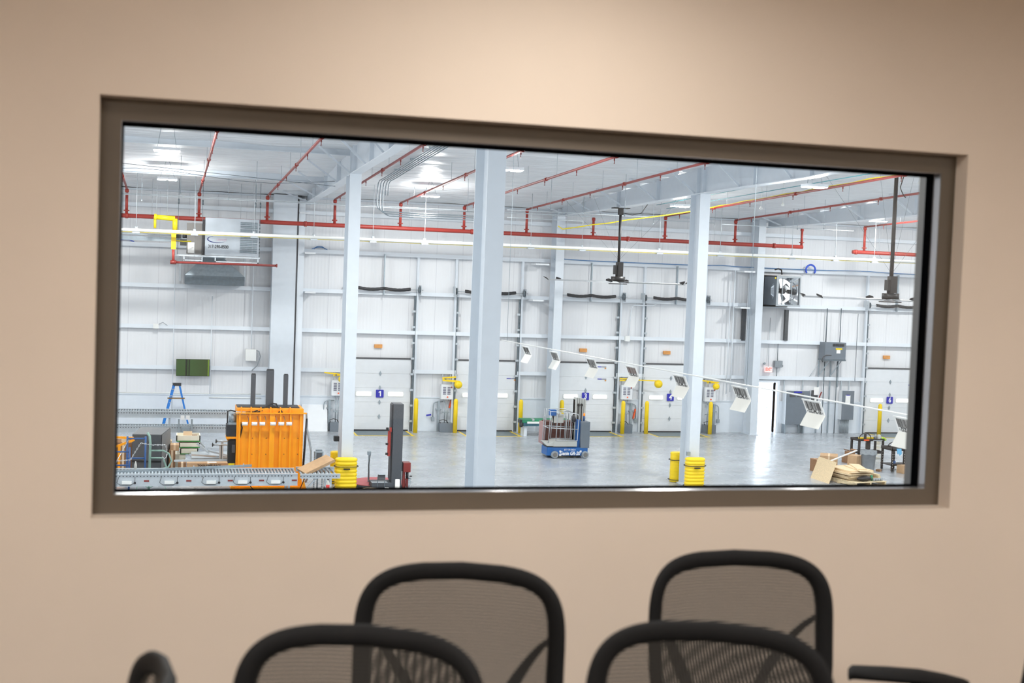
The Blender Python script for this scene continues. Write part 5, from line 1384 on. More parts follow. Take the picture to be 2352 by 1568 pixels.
b.tube([(q.x + .5, YK - .08, ZC + .26), (q.x + .48, YK - .08, ZC + .16), (q.x + .42, YK - .08, ZC + .12), (q.x + .38, YK - .08, ZC + .18)], .014, 6)
one(b, 'hoist_chain', 'aluminium', 'steel chain with a hook draped over the green stand', 'chain')
p = at(313, 1068, 35.6)
t = thing('water_bottle', 'clear plastic water bottle on the left conveyor near the scaffold', 'bottle', (p.x, 34.7, ZC))
p = Vector((p.x, 34.7, ZC + .13))
build(MB().lathe([(.03, 0), (.035, .02), (.035, .13), (.014, .2)], (p.x, 34.7, p.z - .12), 12), 'bottle_body', 'tankgray', t)
build(MB().cyl((p.x, 34.7, p.z + .08), (p.x, 34.7, p.z + .1), .016), 'cap', 'whitepvc', t)
build(MB().box(p.x - .3, 35.2, p.z - .16, p.x + .25, 35.5, p.z - .12), 'board_below', 'galv', t) if False else None
def carton(px0, py0, px1, py1, Y, d, lb, m_='cardboard', nm='cardboard_box', rz=0, floor=False, grp='cartons around the baler'):
    a, c = at(px0, py0, Y), at(px1, py1, Y)
    z0 = 0.001 if floor else c.z
    t = thing(nm, lb, 'box', ((a.x + c.x) / 2, Y, z0), grp)
    build(MB().box(a.x, Y, z0, c.x, Y + d, a.z), 'carton', m_, t, bevel=.004)
    build(MB().box((a.x + c.x) / 2 - .03, Y - .002, z0, (a.x + c.x) / 2 + .03, Y + d, a.z + .003), 'tape', 'cardboardlight', t)
    return t
carton(262, 1016, 303, 1098, 38.6, .8, 'brown box at the left edge behind the yellow stand', 'cardboarddark', floor=True)
carton(279, 1007, 297, 1016, 38.7, .5, 'small pale box lying on the box at the left edge', 'cardboardlight')
carton(390, 1012, 394.5, 1022, 40.5, .3, 'sliver of a box behind the dark cabinet corner')
carton(388, 1035, 402, 1075, 39.2, .5, 'brown carton marked with a letter, right of the dark cabinet', 'cardboarddark', floor=True)
carton(391, 1022, 411, 1035, 39.3, .5, 'pale brown carton on top of the one right of the dark cabinet', 'cardboard')
carton(409, 1062, 427, 1098, 37.6, .4, 'small carton with plastic wrap left of the long carton', 'cardboarddark', floor=True)
t = carton(429, 1063, 526, 1098, 37.5, .35, 'long brown carton with black printing before the baler side', 'cardboard', nm='long_carton', floor=True)
pp = at(481, 1066, 37.5)
text('TOOL-FREE RACK', .075, 'textblack', t, (pp.x, 37.49, at(481, 1071, 37.5).z + .03), sx=1.1, bold=.002)
build(MB().box(pp.x - .05, 37.55, at(429, 1063, 37.5).z, pp.x + .2, 37.7, at(429, 1063, 37.5).z + .004), 'label_sheet', 'paper', t)
# cream bins
t = thing('cream_bin_stack', 'stack of cream bins with green stripes holding brown boxes', 'bin', (at(430, 1040, 40).x, 40, 0))
for k, (xa, xb, ya, yb) in enumerate(((405, 460, 1000, 1014), (411, 459, 1017, 1028), (414, 455, 1030, 1043))):
    a, c = at(xa, ya, 40), at(xb, yb, 40)
    z0, z1 = c.z, a.z
    b = MB(); wl = .03
    b.box(a.x, 40, z0, c.x, 40 + wl, z1).box(a.x, 40.7 - wl, z0, c.x, 40.7, z1).box(a.x, 40, z0, a.x + wl, 40.7, z1).box(c.x - wl, 40, z0, c.x, 40.7, z1).box(a.x, 40, z0, c.x, 40.7, z0 + .03)
    bn = build(b, 'bin', 'cream', t)
    build(MB().box(a.x, 39.99, z0, c.x, 40.0, z0 + .025), 'stripe', 'greenline', bn)
build(MB().box(at(418, 1, 40).x, 40.02, 0, at(452, 1, 40).x, 40.68, at(430, 1043, 40).z), 'lower_crate', 'cream', t)
a, c = at(421, 990, 40.3), at(441, 1008, 40.3)
one(MB().box(a.x, 40.3, c.z, c.x, 40.32, a.z).box(a.x, 40.05, c.z, c.x, 40.5, c.z + .02), 'open_carton', 'cardboardlight', 'pale open carton flap sticking out of the cream bins', 'box')
a, c = at(434, 1000, 40.35), at(457, 1012, 40.35)
one(MB().box(a.x, 40.35, c.z, c.x - .05, 40.6, a.z), 'brown_insert', 'cardboarddark', 'dark brown box inside the cream bins', 'box')
# white metal parts lying about
PT = [((452, 1018), (480, 1040), 'white metal channel lying tilted right of the cream bins'), ((457, 1012), (470, 1027), 'second white channel leaning behind the first'), ((478, 1035), (525, 1046), 'white metal parts lying flat left of the baler'),
      ((437, 1044), (520, 1049), 'pale gray steel rails lying behind the long carton'), ((400, 1058), (525, 1056), 'thin gray bar lying above the long carton')]
for k, (p0, p1, lb) in enumerate(PT):
    a, c = fl(p0[0], p0[1], .75), fl(p1[0], p1[1], .6 if k < 4 else .75); 
    if k < 2: a.z = 1.0; a = at(p0[0], p0[1], c.y)
    one(MB().bar(a, c, .12 if k != 4 else .05, .05), 'metal_channel', 'galvlight', lb, 'metal part', 'loose white metal parts')
for k, (px, py, w_) in enumerate(((512, 1013, .4), (508, 1021, .5))):
    p = at(px, py, 38.2)
    t = thing('axle_rod', ['upper short gray rod with an end plate left of the baler', 'lower short gray rod with an end plate left of the baler'][k], 'rod', p, 'gray rods left of the baler')
    build(MB().cyl((p.x - w_ / 2, 38.2, p.z), (p.x + w_ / 2, 38.2, p.z), .025), 'rod', 'galvlight', t)
    build(MB().cyl((p.x - w_ / 2 - .01, 38.2, p.z), (p.x - w_ / 2 + .02, 38.2, p.z), .06), 'end_plate', 'darkmetal', t)
    build(MB().box(p.x - .05, 38.2, 0, p.x + .02, 38.27, p.z), 'stand', 'galvlight', t)
t = thing('parts_bench', 'low gray bench carrying the loose white metal parts', 'bench', (at(470, 1060, 39).x, 39, 0))
a, c = fl(440, 1050, .55), fl(525, 1050, .55)
build(MB().box(a.x, a.y - .2, .5, c.x, a.y + 1.2, .56), 'top', 'galvlight', t)
for x in (a.x + .05, c.x - .05): build(MB().box(x - .03, a.y - .15, 0, x + .03, a.y + 1.1, .5), 'leg', 'galv', t)
# control stand behind the far conveyor
t = thing('control_stand', 'small gray strut stand with white switch plates behind the lower far conveyor', 'stand', (at(425, 980, 43.9).x, 42.8, 0))
a, c = at(411, 962, 42.8), at(440, 995, 42.8)
for x in (a.x, c.x): build(MB().box(x - .03, 42.8, 0, x + .03, 42.86, a.z), 'post', 'galv', t)
islands(MB().box(a.x + .05, 42.78, a.z - .02, a.x + .17, 42.8, a.z + .12).box(a.x + .22, 42.78, a.z - .02, a.x + .34, 42.8, a.z + .12), 'switch_plate', 'paper', t)
build(MB().box(a.x + .1, 42.8, .55, c.x - .05, 42.9, .95), 'drive_box', 'galv', t)

# ---- touch panel stand and post
t = thing('touch_panel_stand', 'gray touch panel on a perforated strut stand beside the baler', 'control panel', (at(733, 1050, 35.4).x, 35.5, 0))
a, c = at(724, 1037, 35.4), at(742, 1061, 35.4)
build(MB().box(a.x, 35.4, c.z, c.x, 35.5, a.z), 'panel_frame', 'galv', t, bevel=.006)
build(MB().box(a.x + .035, 35.39, c.z + .03, c.x - .035, 35.4, a.z - .03), 'screen', 'darkgray', t)
build(MB().box(a.x + .02, 35.42, a.z + .02, c.x - .03, 35.5, a.z + .045), 'top_plate', 'galvdark', t)
for x in (a.x + .0, c.x + .0):
    b = MB(); b.box(x - .02, 35.5, 0, x + .02, 35.54, a.z); build(b, 'strut', 'galvlight', t)
    b = MB(); z = .05
    while z < a.z: b.box(x - .01, 35.495, z, x + .01, 35.5, z + .025); z += .05
    build(b, 'strut_slots', 'darkgray', t)
build(MB().cyl((a.x + .09, 35.5, 0), (a.x + .09, 35.5, c.z), .018), 'conduit', 'galvdark', t)
p = at(848, 1040, 36.9)
t = thing('sensor_post', 'slim galvanised post with a small box beside the red turntable', 'post', (p.x, 36.9, 0))
build(MB().box(p.x - .05, 36.85, p.z - .05, p.x + .05, 36.95, p.z + .05), 'sensor_box', 'galv', t)
build(MB().box(p.x - .02, 36.88, 0, p.x + .025, 36.92, p.z - .05), 'post', 'galv', t)
build(MB().tube([(p.x + .04, 36.87, p.z - .05), (p.x + .03, 36.86, .9), (p.x - .01, 36.86, .6), (p.x + .02, 36.86, .1)], .008), 'cable', 'hosecable', t)

# ---- stretch wrapper
YW = 35.9
a, c = at(903, 927, YW), at(929, 927, YW)
xw0, xw1 = at(900, 1122, YW).x, at(922, 1122, YW).x
mx = (a.x + c.x) / 2; zw = a.z
t = thing('stretch_wrapper', 'tall dark stretch wrapping machine with a red round turntable', 'wrapping machine', (mx, YW + .2, 0))
build(MB().box(mx - .14, YW, .0, mx + .15, YW + .5, zw - .01), 'mast', 'charcoal', t, bevel=.006)
build(MB().box(mx - .18, YW + .1, .3, mx - .14, YW + .4, zw - .03), 'mast_rail', 'darkgray', t)
ca = at(897, 982, YW); cb = at(897, 1048, YW)
build(MB().box(mx - .27, YW + .05, cb.z, mx - .19, YW + .12, ca.z - .1).box(mx - .23, YW, ca.z - .12, mx - .18, YW + .12, ca.z), 'carriage', 'red', t)
build(MB().cyl((mx - .29, YW + .0, cb.z + .15), (mx - .29, YW + .0, ca.z - .1), .045), 'film_roller', 'black', t) if False else None
for z in (ca.z - .03, cb.z + .07, cb.z + .35): build(MB().cyl((mx - .33, YW + .05, z), (mx - .26, YW + .05, z), .03), 'knob', 'black', t)
TC = (at(868, 1104, 37).x + .0, 36.95)
build(MB().cyl((TC[0], TC[1], 0), (TC[0], TC[1], .085), .82, n=48), 'turntable_base', 'charcoal', t)
build(MB().cyl((TC[0], TC[1], .085), (TC[0], TC[1], .10), .82, n=48), 'turntable', 'redtop', t, label='faded red turntable disc')
build(MB().box(mx - .70, YW - .05, 0, mx - .1, YW + .55, .24), 'drive_housing', 'charcoal', t, bevel=.01)
build(MB().box(mx - .70, YW - .05, .24, mx - .25, YW + .2, .245), 'housing_plate', 'gray', t)
r0_ = at(925, 1063, YW); r1_ = at(944, 1085, YW)
build(MB().box(r0_.x + .03, YW + .05, r1_.z, r1_.x, YW + .35, r0_.z + .0), 'film_head', 'redbox', t, bevel=.01)
build(MB().box(r0_.x + .03, YW + .1, .05, r0_.x + .1, YW + .2, r1_.z).box(r0_.x + .13, YW + .12, .05, r0_.x + .2, YW + .2, r1_.z), 'side_rail', 'redbox', t)
build(MB().cyl((r1_.x - .08, YW + .12, r1_.z - .17), (r1_.x - .08, YW + .12, r1_.z), .035).cyl((r1_.x - .02, YW + .1, r1_.z - .12), (r1_.x + .05, YW + .1, r1_.z - .12), .02), 'film_clamp', 'darkmetal', t)
build(MB().cyl((r1_.x - .06, YW + .12, .08), (r1_.x - .06, YW + .12, r1_.z - .18), .1, n=16), 'film_roll', 'film', t)
p = at(877, 1096, 35.5)
t = thing('foot_pedal_box', 'small gray screen box standing before the red turntable', 'control box', (p.x, 35.5, 0))
build(MB().ob((p.x, 35.55, p.z), (.2, .1, .13), (RD(-15), 0, 0)), 'housing', 'darkgray', t)
build(MB().ob((p.x, 35.5, p.z + .08), (.19, .1, .02), (RD(-15), 0, 0)), 'hood', 'galvlight', t)
islands(MB().cyl((p.x - .1, 35.6, 0), (p.x - .1, 35.6, p.z), .01).cyl((p.x + .1, 35.6, 0), (p.x + .1, 35.6, p.z), .01), 'leg', 'galvdark', t)

# ---- work table under the window line with small things
ZT = 1.0
ta = fl(640, 1127, ZT)
YT = ta.y
xa, xb = at(640, 1125, YT).x, at(958, 1125, YT).x
t = thing('packing_table', 'packing table whose rear edge shows just above the window sill', 'table', ((xa + xb) / 2, YT - .4, 0))
build(MB().box(xa, YT - .9, ZT - .04, xb, YT + .05, ZT), 'tabletop', 'ivory', t)
for x in (xa + .05, xb - .05):
    for y in (YT - .85, YT): build(MB().box(x - .03, y - .03, 0, x + .03, y + .03, ZT - .04), 'leg', 'galv', t)
p = at(752, 1123, YT)
t = thing('soda_bottle', 'plastic soda bottle with a red label at the sill line', 'bottle', (p.x, YT - .05, ZT))
build(MB().lathe([(.036, 0), (.042, .02), (.042, .17), (.03, .21), (.015, .26)], (p.x, YT - .05, ZT), 14), 'bottle_body', 'tankgray', t)
build(MB().lathe([(.044, .07), (.044, .15)], (p.x, YT - .05, ZT), 14), 'bottle_label', 'bottlered', t)
build(MB().cyl((p.x, YT - .05, ZT + .26), (p.x, YT - .05, ZT + .285), .016), 'cap', 'black', t)
p = at(735, 1124, YT)
one(MB().add([(p.x - .12, YT - .3, ZT + .005), (p.x + .2, YT - .3, ZT + .005), (p.x + .22, YT, ZT + .01), (p.x + .05, YT + .02, ZT + .06)], [(0, 1, 2, 3)]).add([(p.x - .12, YT - .3, ZT + .004), (p.x + .2, YT - .3, ZT + .004), (p.x + .22, YT, ZT + .009), (p.x + .05, YT + .02, ZT + .055)], [(3, 2, 1, 0)]), 'crumpled_paper', 'paper', 'white crumpled paper on the packing table left of the bottle', 'paper')
p = at(848, 1124, YT)
t = thing('paper_wrapped_disc', 'brown disc half wrapped in white paper on the packing table', 'parcel', (p.x, YT - .1, ZT))
build(MB().cyl((p.x, YT - .1, ZT), (p.x, YT - .1, ZT + .05), .26, .2, n=20), 'disc', 'cardboardlight', t)
build(MB().cyl((p.x + .05, YT - .25, ZT), (p.x + .05, YT - .25, ZT + .02), .36, n=7), 'wrapping', 'paper', t)
p = at(888, 1121, YT)
one(MB().box(p.x - .045, YT - .1, ZT, p.x + .045, YT, ZT + .07), 'small_box', 'whitepvc', 'small white box on the packing table before the wrapper', 'box')
p = at(911, 1112, YT)
one(MB().cyl((p.x, YT - .1, ZT), (p.x, YT - .1, ZT + .27), .055, n=20), 'paper_roll', 'paper', 'upright white paper roll in front of the dark wrapper mast', 'roll')

# ---- blue lift
gx0, gx1 = fl(1274, 1053).x, fl(1345, 1053).x
GYY = 42.3
t = thing('personnel_lift', 'blue and gray personnel lift with a railed platform in the middle of the hall', 'lift', ((gx0 + gx1) / 2, GYY + .4, 0))
k = (gx1 - gx0) / 71.0                                 # metres per photo pixel along the lift side
X = lambda px: gx0 + (px - 1274) * k
Z = lambda py: (1052 - py) * k
build(MB().rbox(((X(1258) + X(1352)) / 2, GYY + .4, (Z(1028) + Z(1046)) / 2), (X(1352) - X(1258), .72, Z(1028) - Z(1046)), .04), 'chassis', 'liftblue', t)
text('Genie GR-20', .17, 'textwhite', t, (X(1310), GYY + .03, Z(1041.5)), sx=.82, shear=.2, bold=.006)
text('877 70-0824', .085, 'textwhite', t, (X(1310), GYY + .03, Z(1033.5)), sx=.95)
islands(MB().box(X(1286), GYY + .02, Z(1039), X(1290), GYY + .04, Z(1035)).box(X(1333), GYY + .02, Z(1039), X(1337), GYY + .04, Z(1035)).box(X(1286), GYY + .02, Z(1047), X(1290), GYY + .04, Z(1043)), 'sticker', 'paper', t)
for (wx, r_) in ((1275, 8.2), (1345, 8)):
    for y in (GYY - .02, GYY + .72):
        wl_ = build(MB().lathe([(r_ * k * .9, 0), (r_ * k, .015), (r_ * k, .09), (r_ * k * .9, .105)], (X(wx), y - .02, r_ * k), 24, 'y'), 'wheel', 'gray', t)
        build(MB().cyl((X(wx), y - .03, r_ * k), (X(wx), y, r_ * k), r_ * k * .6, n=20), 'hub', 'graypaint', wl_)
build(MB().box(X(1283), GYY + .1, Z(1049), X(1337), GYY + .7, Z(1046)), 'underbody', 'black', t)
# mast
build(MB().box(X(1327), GYY + .15, Z(1028), X(1335), GYY + .65, Z(968)), 'mast_base', 'liftblue', t)
b = MB(); mt_ = Z(920)
for i in range(5): b.box(X(1325.5 + i * 5.2), GYY + .35 + i * .01, Z(1028), X(1329.5 + i * 5.2), GYY + .6, mt_ - i * .012)
build(b, 'mast', 'tankgray', t)
build(MB().box(X(1325.5), GYY + .42, Z(1028), X(1350), GYY + .62, mt_ - .08), 'mast_back', 'gray', t)
for xx in (1332, 1339.5): build(MB().cyl((X(xx), GYY + .33, Z(1000)), (X(xx), GYY + .33, Z(934)), .02).cyl((X(xx), GYY + .31, Z(936)), (X(xx), GYY + .36, Z(936)), .045), 'chain', 'black', t)
build(MB().rbox(((X(1334) + X(1355)) / 2, GYY + .3, (Z(1029) + Z(972)) / 2), (X(1355) - X(1334), .55, Z(972) - Z(1029)), .03), 'power_cover', 'panelgray', t)
build(MB().cyl((X(1347), GYY + .4, Z(972)), (X(1347), GYY + .4, Z(961)), .04), 'beacon_base', 'scaffblue', t)
build(MB().cyl((X(1347.5), GYY + .4, Z(961)), (X(1347.5), GYY + .4, Z(955)), .035), 'beacon', 'beacon', t)
build(MB().tube([(X(1355), GYY + .3, Z(1015)), (X(1358), GYY + .3, Z(1016)), (X(1358.5), GYY + .3, Z(1024)), (X(1358), GYY + .3, Z(1029))], .01), 'charge_cable', 'hosecable', t)
# platform
PY0, PY1 = GYY - .02, GYY + .62
build(MB().box(X(1271), PY0, Z(1026), X(1325), PY1, Z(1014)), 'platform', 'tankgray', t, bevel=.01)
build(MB().box(X(1258), PY0 + .1, Z(1028), X(1320), PY1, Z(1024.5)), 'platform_support', 'darkmetal', t)
build(MB().prism([(X(1247), PY0 + .15, Z(1015)), (X(1258), PY0 + .05, Z(1025)), (X(1271), PY0 + .0, Z(1025)), (X(1271), PY0 + .0, Z(1015))], (0, .3, 0)), 'platform_entry', 'tankgray', t)
RR = .016
def rail(pts, nm='rail'): build(MB().tube(pts, RR, 8), nm, 'aluminium', t)
for y in (PY0, PY1):
    rail([(X(1276), y, Z(1013)), (X(1278), y, Z(955)), (X(1281), y, Z(951)), (X(1288), y, Z(950)), (X(1318), y, Z(953)), (X(1325), y, Z(955)), (X(1327), y, Z(960)), (X(1325), y, Z(1013)), (X(1276), y, Z(1013))], 'side_rail')
    rail([(X(1263), y, Z(985)), (X(1325), y, Z(988))], 'mid_rail')
    for px in (1298, 1308): rail([(X(px), y, Z(1013)), (X(px + 1), y, Z(960 if px == 1298 else 958)), (X(px - 6), y, Z(951))], 'baluster')
rail([(X(1259), PY0, Z(1018)), (X(1262), PY0, Z(949)), (X(1300), PY0, Z(950))], 'entry_rail')
rail([(X(1249), PY0 + .2, Z(1014)), (X(1252), PY0 + .2, Z(944)), (X(1262), PY0, Z(949))], 'entry_rail')
rail([(X(1249), PY0 + .2, Z(981)), (X(1258), PY0, Z(985))], 'entry_mid_rail')
rail([(X(1262), PY1, Z(1018)), (X(1264), PY1, Z(947)), (X(1305), PY1, Z(947)), (X(1316), PY1, Z(951)), (X(1316), PY1, Z(1013))], 'back_rail')
build(MB().rbox((X(1272), PY0 + .3, Z(953)), (.24, .2, .2), .03), 'control_box', 'liftblue', t)
build(MB().bar((X(1271), PY0 + .3, Z(952)), (X(1277), PY0 + .3, Z(982)), .05, .04), 'control_cable', 'hosecable', t)
build(MB().rbox((X(1286), PY0 + .4, Z(966)), (.36, .3, .3), .03), 'tool_tray', 'tankgray', t)
build(MB().rbox((X(1284), PY0 + .35, Z(960)), (.14, .2, .12), .03), 'work_gloves', 'brown', t)
b = MB(); b.lathe([(.01, -.12), (.09, -.06), (.10, .04), (.05, .14), (.01, .16)], (X(1319), PY0 + .25, Z(968)), 12); build(b, 'hanging_bag', 'darkmetal', t)
# brown machine behind the lift
t = thing('floor_machine', 'dark brown boxy machine half hidden behind the blue lift', 'machine', (X(1275), GYY + 1.3, 0))
XB = lambda px: X(px) * 1.026
build(MB().box(XB(1249), GYY + 1.0, Z(1033) + .02, XB(1322), GYY + 1.5, Z(981) + .05), 'body', 'brown', t, bevel=.02)
build(MB().box(XB(1244), GYY + 1.0, Z(1030) + .02, XB(1249), GYY + 1.5, Z(983) + .05), 'front_plate', 'mauve', t)
build(MB().cyl((XB(1251), GYY + 1.1, .06), (XB(1251), GYY + 1.2, .06), .06).cyl((XB(1315), GYY + 1.1, .06), (XB(1315), GYY + 1.2, .06), .06).cyl((XB(1251), GYY + 1.15, .1), (XB(1251), GYY + 1.15, Z(1033) + .04), .02).cyl((XB(1315), GYY + 1.15, .1), (XB(1315), GYY + 1.15, Z(1033) + .04), .02), 'caster', 'rubber', t)
# green bundle of new dock parts
a, c = at(1194, 963, 48.3), at(1309, 979, 48.3)
t = thing('green_crate', 'long green and blue strapped crate by the wall behind the lift', 'crate', ((a.x + c.x) / 2, 48.6, c.z))
zg0 = c.z
build(MB().box(a.x + .1, 48.3, (a.z + zg0) / 2, c.x, 48.9, a.z), 'upper_section', 'green', t, bevel=.01)
build(MB().box(a.x + .15, 48.28, zg0, c.x, 48.9, (a.z + zg0) / 2), 'lower_section', 'greenteal', t)
build(MB().box(a.x + .3, 48.27, a.z - .16, a.x + 1.0, 48.3, a.z - .08), 'white_label', 'paper', t)
for x in (a.x + .5, a.x + 1.0, a.x + 1.6): build(MB().box(x, 48.27, a.z - .04, x + .09, 48.5, a.z + .03), 'strap_clip', 'aluminium', t)
build(MB().cyl((a.x + .02, 48.35, zg0 + .05), (a.x + .12, 48.35, zg0 + .05), .1).box(a.x, 48.3, zg0 + .12, a.x + .1, 48.6, a.z - .02), 'end_bracket', 'darkmetal', t)
b = MB()
for x in (a.x + .2, c.x - .3): b.box(x, 48.35, 0, x + .12, 48.85, zg0)
islands(b, 'support_block', 'liner', t)

# ---- right hand clutter
p = fl(1908, 1108); q = fl(2030, 1115)
pc = Vector((21.55, 36.92, 0))
t = thing('wood_pallet', 'pale wood pallet on the floor at lower right', 'pallet', pc)
R_ = RD(12)
def rp(x, y, z, c=pc, r=R_): return Vector((c.x + x * cos(r) - y * sin(r), c.y + x * sin(r) + y * cos(r), z))
for i in range(8): build(MB().ob(rp(0, -.72 + i * .205, .125), (1.3, .14, .02), (0, 0, R_)), 'deck_board', 'palletwood', t)
for i in range(3): build(MB().ob(rp(-.61 + .61 * i, 0, .065), (.05, 1.58, .09), (0, 0, R_)), 'stringer', 'palletwood', t)
for i in range(3): build(MB().ob(rp(0, -.72 + .72 * i, .01), (1.3, .14, .018), (0, 0, R_)), 'bottom_board', 'palletwood', t)
rnd = random.Random(2); z = .14
for i in range(9):
    hgt = .035 if i < 8 else .025
    one(MB().ob(rp(-.14 + rnd.uniform(-.05, .08) + (.10 if i > 6 else 0), .16 + rnd.uniform(-.06, .04), z + hgt / 2), (.92 + rnd.uniform(-.1, .1), 1.2, hgt - .004), (0, 0, R_ + rnd.uniform(-.08, .08))), 'plywood_sheet', 'plywood' if i > 5 else 'osb',
        ['plywood sheet at the bottom of the pile on the pallet', 'second plywood sheet from the bottom of the pallet pile', 'third plywood sheet from the bottom of the pallet pile', 'fourth plywood sheet from the bottom of the pallet pile', 'fifth plywood sheet from the bottom of the pallet pile',
         'fourth plywood sheet from the top of the pallet pile', 'third plywood sheet from the top of the pallet pile', 'second plywood sheet from the top of the pallet pile', 'topmost pale plywood sheet on the pallet pile'][i], 'board', 'plywood sheets on the pallet')
    z += hgt
# small offcuts on top
for i, (lb, L, dx, dy, rr) in enumerate((('long pale board lying on the pile, pointing toward the window', 1.3, .08, .0, 1.25), ('second pale board on the pile, reaching out to the right', 1.2, .24, .1, 1.05))):
    one(MB().ob(rp(dx, dy, z + .012 + i * .026), (L, .32, .022), (0, 0, R_ + rr)), 'narrow_board', 'plywood', lb, 'board', 'narrow boards on the pile')
# right boards and cans on the pallet
for i in range(3):
    one(MB().ob(rp(.50 + .07 * (i % 2), .0, .17 + .062 * i), (.10, 1.1, .06), (0, 0, R_ + .08 * (i - 1))), 'short_timber', 'palletwood', ['lowest long timber on the right of the pallet', 'middle long timber on the right of the pallet', 'topmost long timber on the right of the pallet'][i], 'timber', 'short timbers on the pallet')
for i in range(5):
    c_ = rp(.22 + .1 * (i % 4), -.68 + .12 * (i // 4), .137)
    one(MB().cyl(c_, c_ + Vector((0, 0, .09 if i < 4 else .17)), .04, n=14), 'paint_can', 'gray' if i < 4 else 'green', ['leftmost small can on the pallet front', 'second small can on the pallet front', 'third small can on the pallet front', 'rightmost small can on the pallet front', 'taller green can behind the small cans on the pallet'][i], 'can', 'small cans on the pallet')
b = MB()
def bag(u, v):
    a_ = 2 * pi * u; w_ = sin(pi * v) ** .6; c_ = rp(-.12 + .62 * (v - .5), -.60, .137)
    return c_ + Vector((0, .12 * w_ * cos(a_), .085 + .085 * w_ * sin(a_) + .012 * sin(9 * a_ + 14 * v) * w_))
b.grid(bag, 20, 14); one(b, 'trash_bag', 'black', 'black plastic bag lying on the pallet front', 'bag')
# leaning OSB
A, B_ = at(1861.5, 1097, 36.75), at(1904, 1111, 36.35)
A.z = 0; B_.z = 0
A = fl(1861.5, 1097); B_ = fl(1904, 1111)
C_ = at(1922, 1062, B_.y + .36); D_ = at(1881, 1048, A.y + .34)
one(MB().prism([A, B_, C_, D_], (.01, .02, 0)), 'osb_board', 'osb', 'square chipboard sheet leaning on the pallet pile at its left', 'board')
GB = 'cartons beside the trash can'
def box3(c, d, rz, lb, m_='cardboard', flaps=False, nm='cardboard_box', z=0, grp=GB, tilt=0):
    t = thing(nm, lb, 'box', (c.x, c.y, z), grp)
    build(MB().ob((c.x, c.y, z + d[2] / 2), d, (tilt, 0, rz)), 'carton', m_, t, bevel=.004)
    if flaps:
        for s in (-1, 1):
            build(MB().ob((c.x + s * d[0] * .62 * cos(rz), c.y + s * d[0] * .62 * sin(rz), z + d[2] + .05), (d[0] * .35, d[1], .008), (0, RD(-30 * s), rz)), 'flap', 'cardboarddark', t)
    else:
        build(MB().ob((c.x, c.y, z + d[2] / 2), (d[0] * .1, d[1] + .004, d[2] + .004), (tilt, 0, rz)), 'tape', 'cardboardlight', t)
    return t
c_ = fl(1965, 1078); box3(c_, (.42, .4, .50), RD(20), 'tall brown box left of the gray trash can', 'cardboard')
c2 = fl(1926, 1078); box3(c2 + Vector((0, .7, 0)), (.6, .45, .42), RD(-30), 'pale open box behind the leaning chipboard', 'cardboard', tilt=RD(6))
c3 = fl(1951, 1062); box3(c3 + Vector((0, 0, 0)), (.26, .26, .16), RD(15), 'small open box with raised flaps left of the trash can', 'cardboarddark', flaps=True, z=.25)
box3(c3, (.40, .4, .245), RD(5), 'brown box carrying the small open box', 'cardboarddark')
c4 = fl(1877, 1085); box3(c4 + Vector((.1, .35, 0)), (.25, .3, .42), RD(-5), 'gray brown box behind the left edge of the leaning chipboard', 'cardboarddark')
c5 = fl(2018, 1082); box3(c5, (.16, .14, .07), RD(30), 'tiny box on the floor right of the trash can', 'cardboarddark')
c6 = fl(2073, 1087); box3(c6 + Vector((.12, .1, 0)), (.36, .36, .27), RD(8), 'brown box on the floor at the right window jamb', 'cardboard')
a, c = at(1908, 1058, 37.6), at(1968, 1034, 38.9)
one(MB().bar(a, c, .05, .03), 'white_lath', 'paper', 'white lath leaning over the cartons toward the trash can', 'lath')
# trash can
p = fl(1993, 1081)
t = thing('trash_can', 'tall gray round trash can with a liner at lower right', 'trash can', p)
build(MB().lathe([(.20, 0), (.21, .02), (.255, .62), (.27, .625), (.275, .70), (.265, .70), (.25, .6), (.2, .04)], p, 28), 'can_body', 'bingray', t)
for s in (-1, 1): build(MB().bar((p.x + s * .255, p.y - .06, .58), (p.x + s * .255, p.y + .06, .58), .05, .03), 'handle', 'bingray', t)
def liner(u, v):
    a_ = 2 * pi * u; r = .272 + .008 * sin(11 * a_) + .01 * v; return Vector((p.x + r * cos(a_), p.y + r * sin(a_), .715 - .13 * v - .012 * sin(7 * a_)))
build(MB().grid(liner, 40, 3), 'bag_liner', 'gray', t)
# utility cart
p = fl(1962, 1054); q = fl(2024, 1062)
t = thing('utility_cart', 'black plastic utility cart with a looped handle behind the trash can', 'cart', ((p.x + q.x) / 2, p.y + .3, 0), 'black utility carts')
zc = .74
x0, x1, y0, y1 = p.x + .16, p.x + 1.22, p.y, p.y + .62
def tray(z, h=.08, nm='tray'):
    b = MB(); b.box(x0, y0, z, x1, y1, z + .02).box(x0, y0, z, x1, y0 + .03, z + h).box(x0, y1 - .03, z, x1, y1, z + h).box(x0, y0, z, x0 + .03, y1, z + h).box(x1 - .03, y0, z, x1, y1, z + h)
    build(b, nm, 'cartblack', t)
tray(zc - .08); tray(.2)
for x in (x0 + .04, x1 - .04):
    for y in (y0 + .04, y1 - .04): build(MB().box(x - .035, y - .035, .1, x + .035, y + .035, zc - .07), 'leg', 'cartblack', t); build(MB().cyl((x - .02, y, .06), (x + .02, y, .06), .06, n=14), 'caster', 'rubber', t)
build(MB().tube([(x0 + .02 + .24 * (1 - cos(pi * i / 12)), y0 + .02, zc + .02 + .2 * sin(pi * i / 12)) for i in range(13)], .018), 'handle', 'cartblack', t)
build(MB().box(x0 + .22, y0 + .01, zc, x0 + .31, y0 + .05, zc + .19), 'handle_post', 'cartblack', t)
build(MB().box(x0 + .2, y0 - .008, zc - .07, x0 + .42, y0 + .0, zc - .01), 'orange_sticker', 'orangesafe', t)
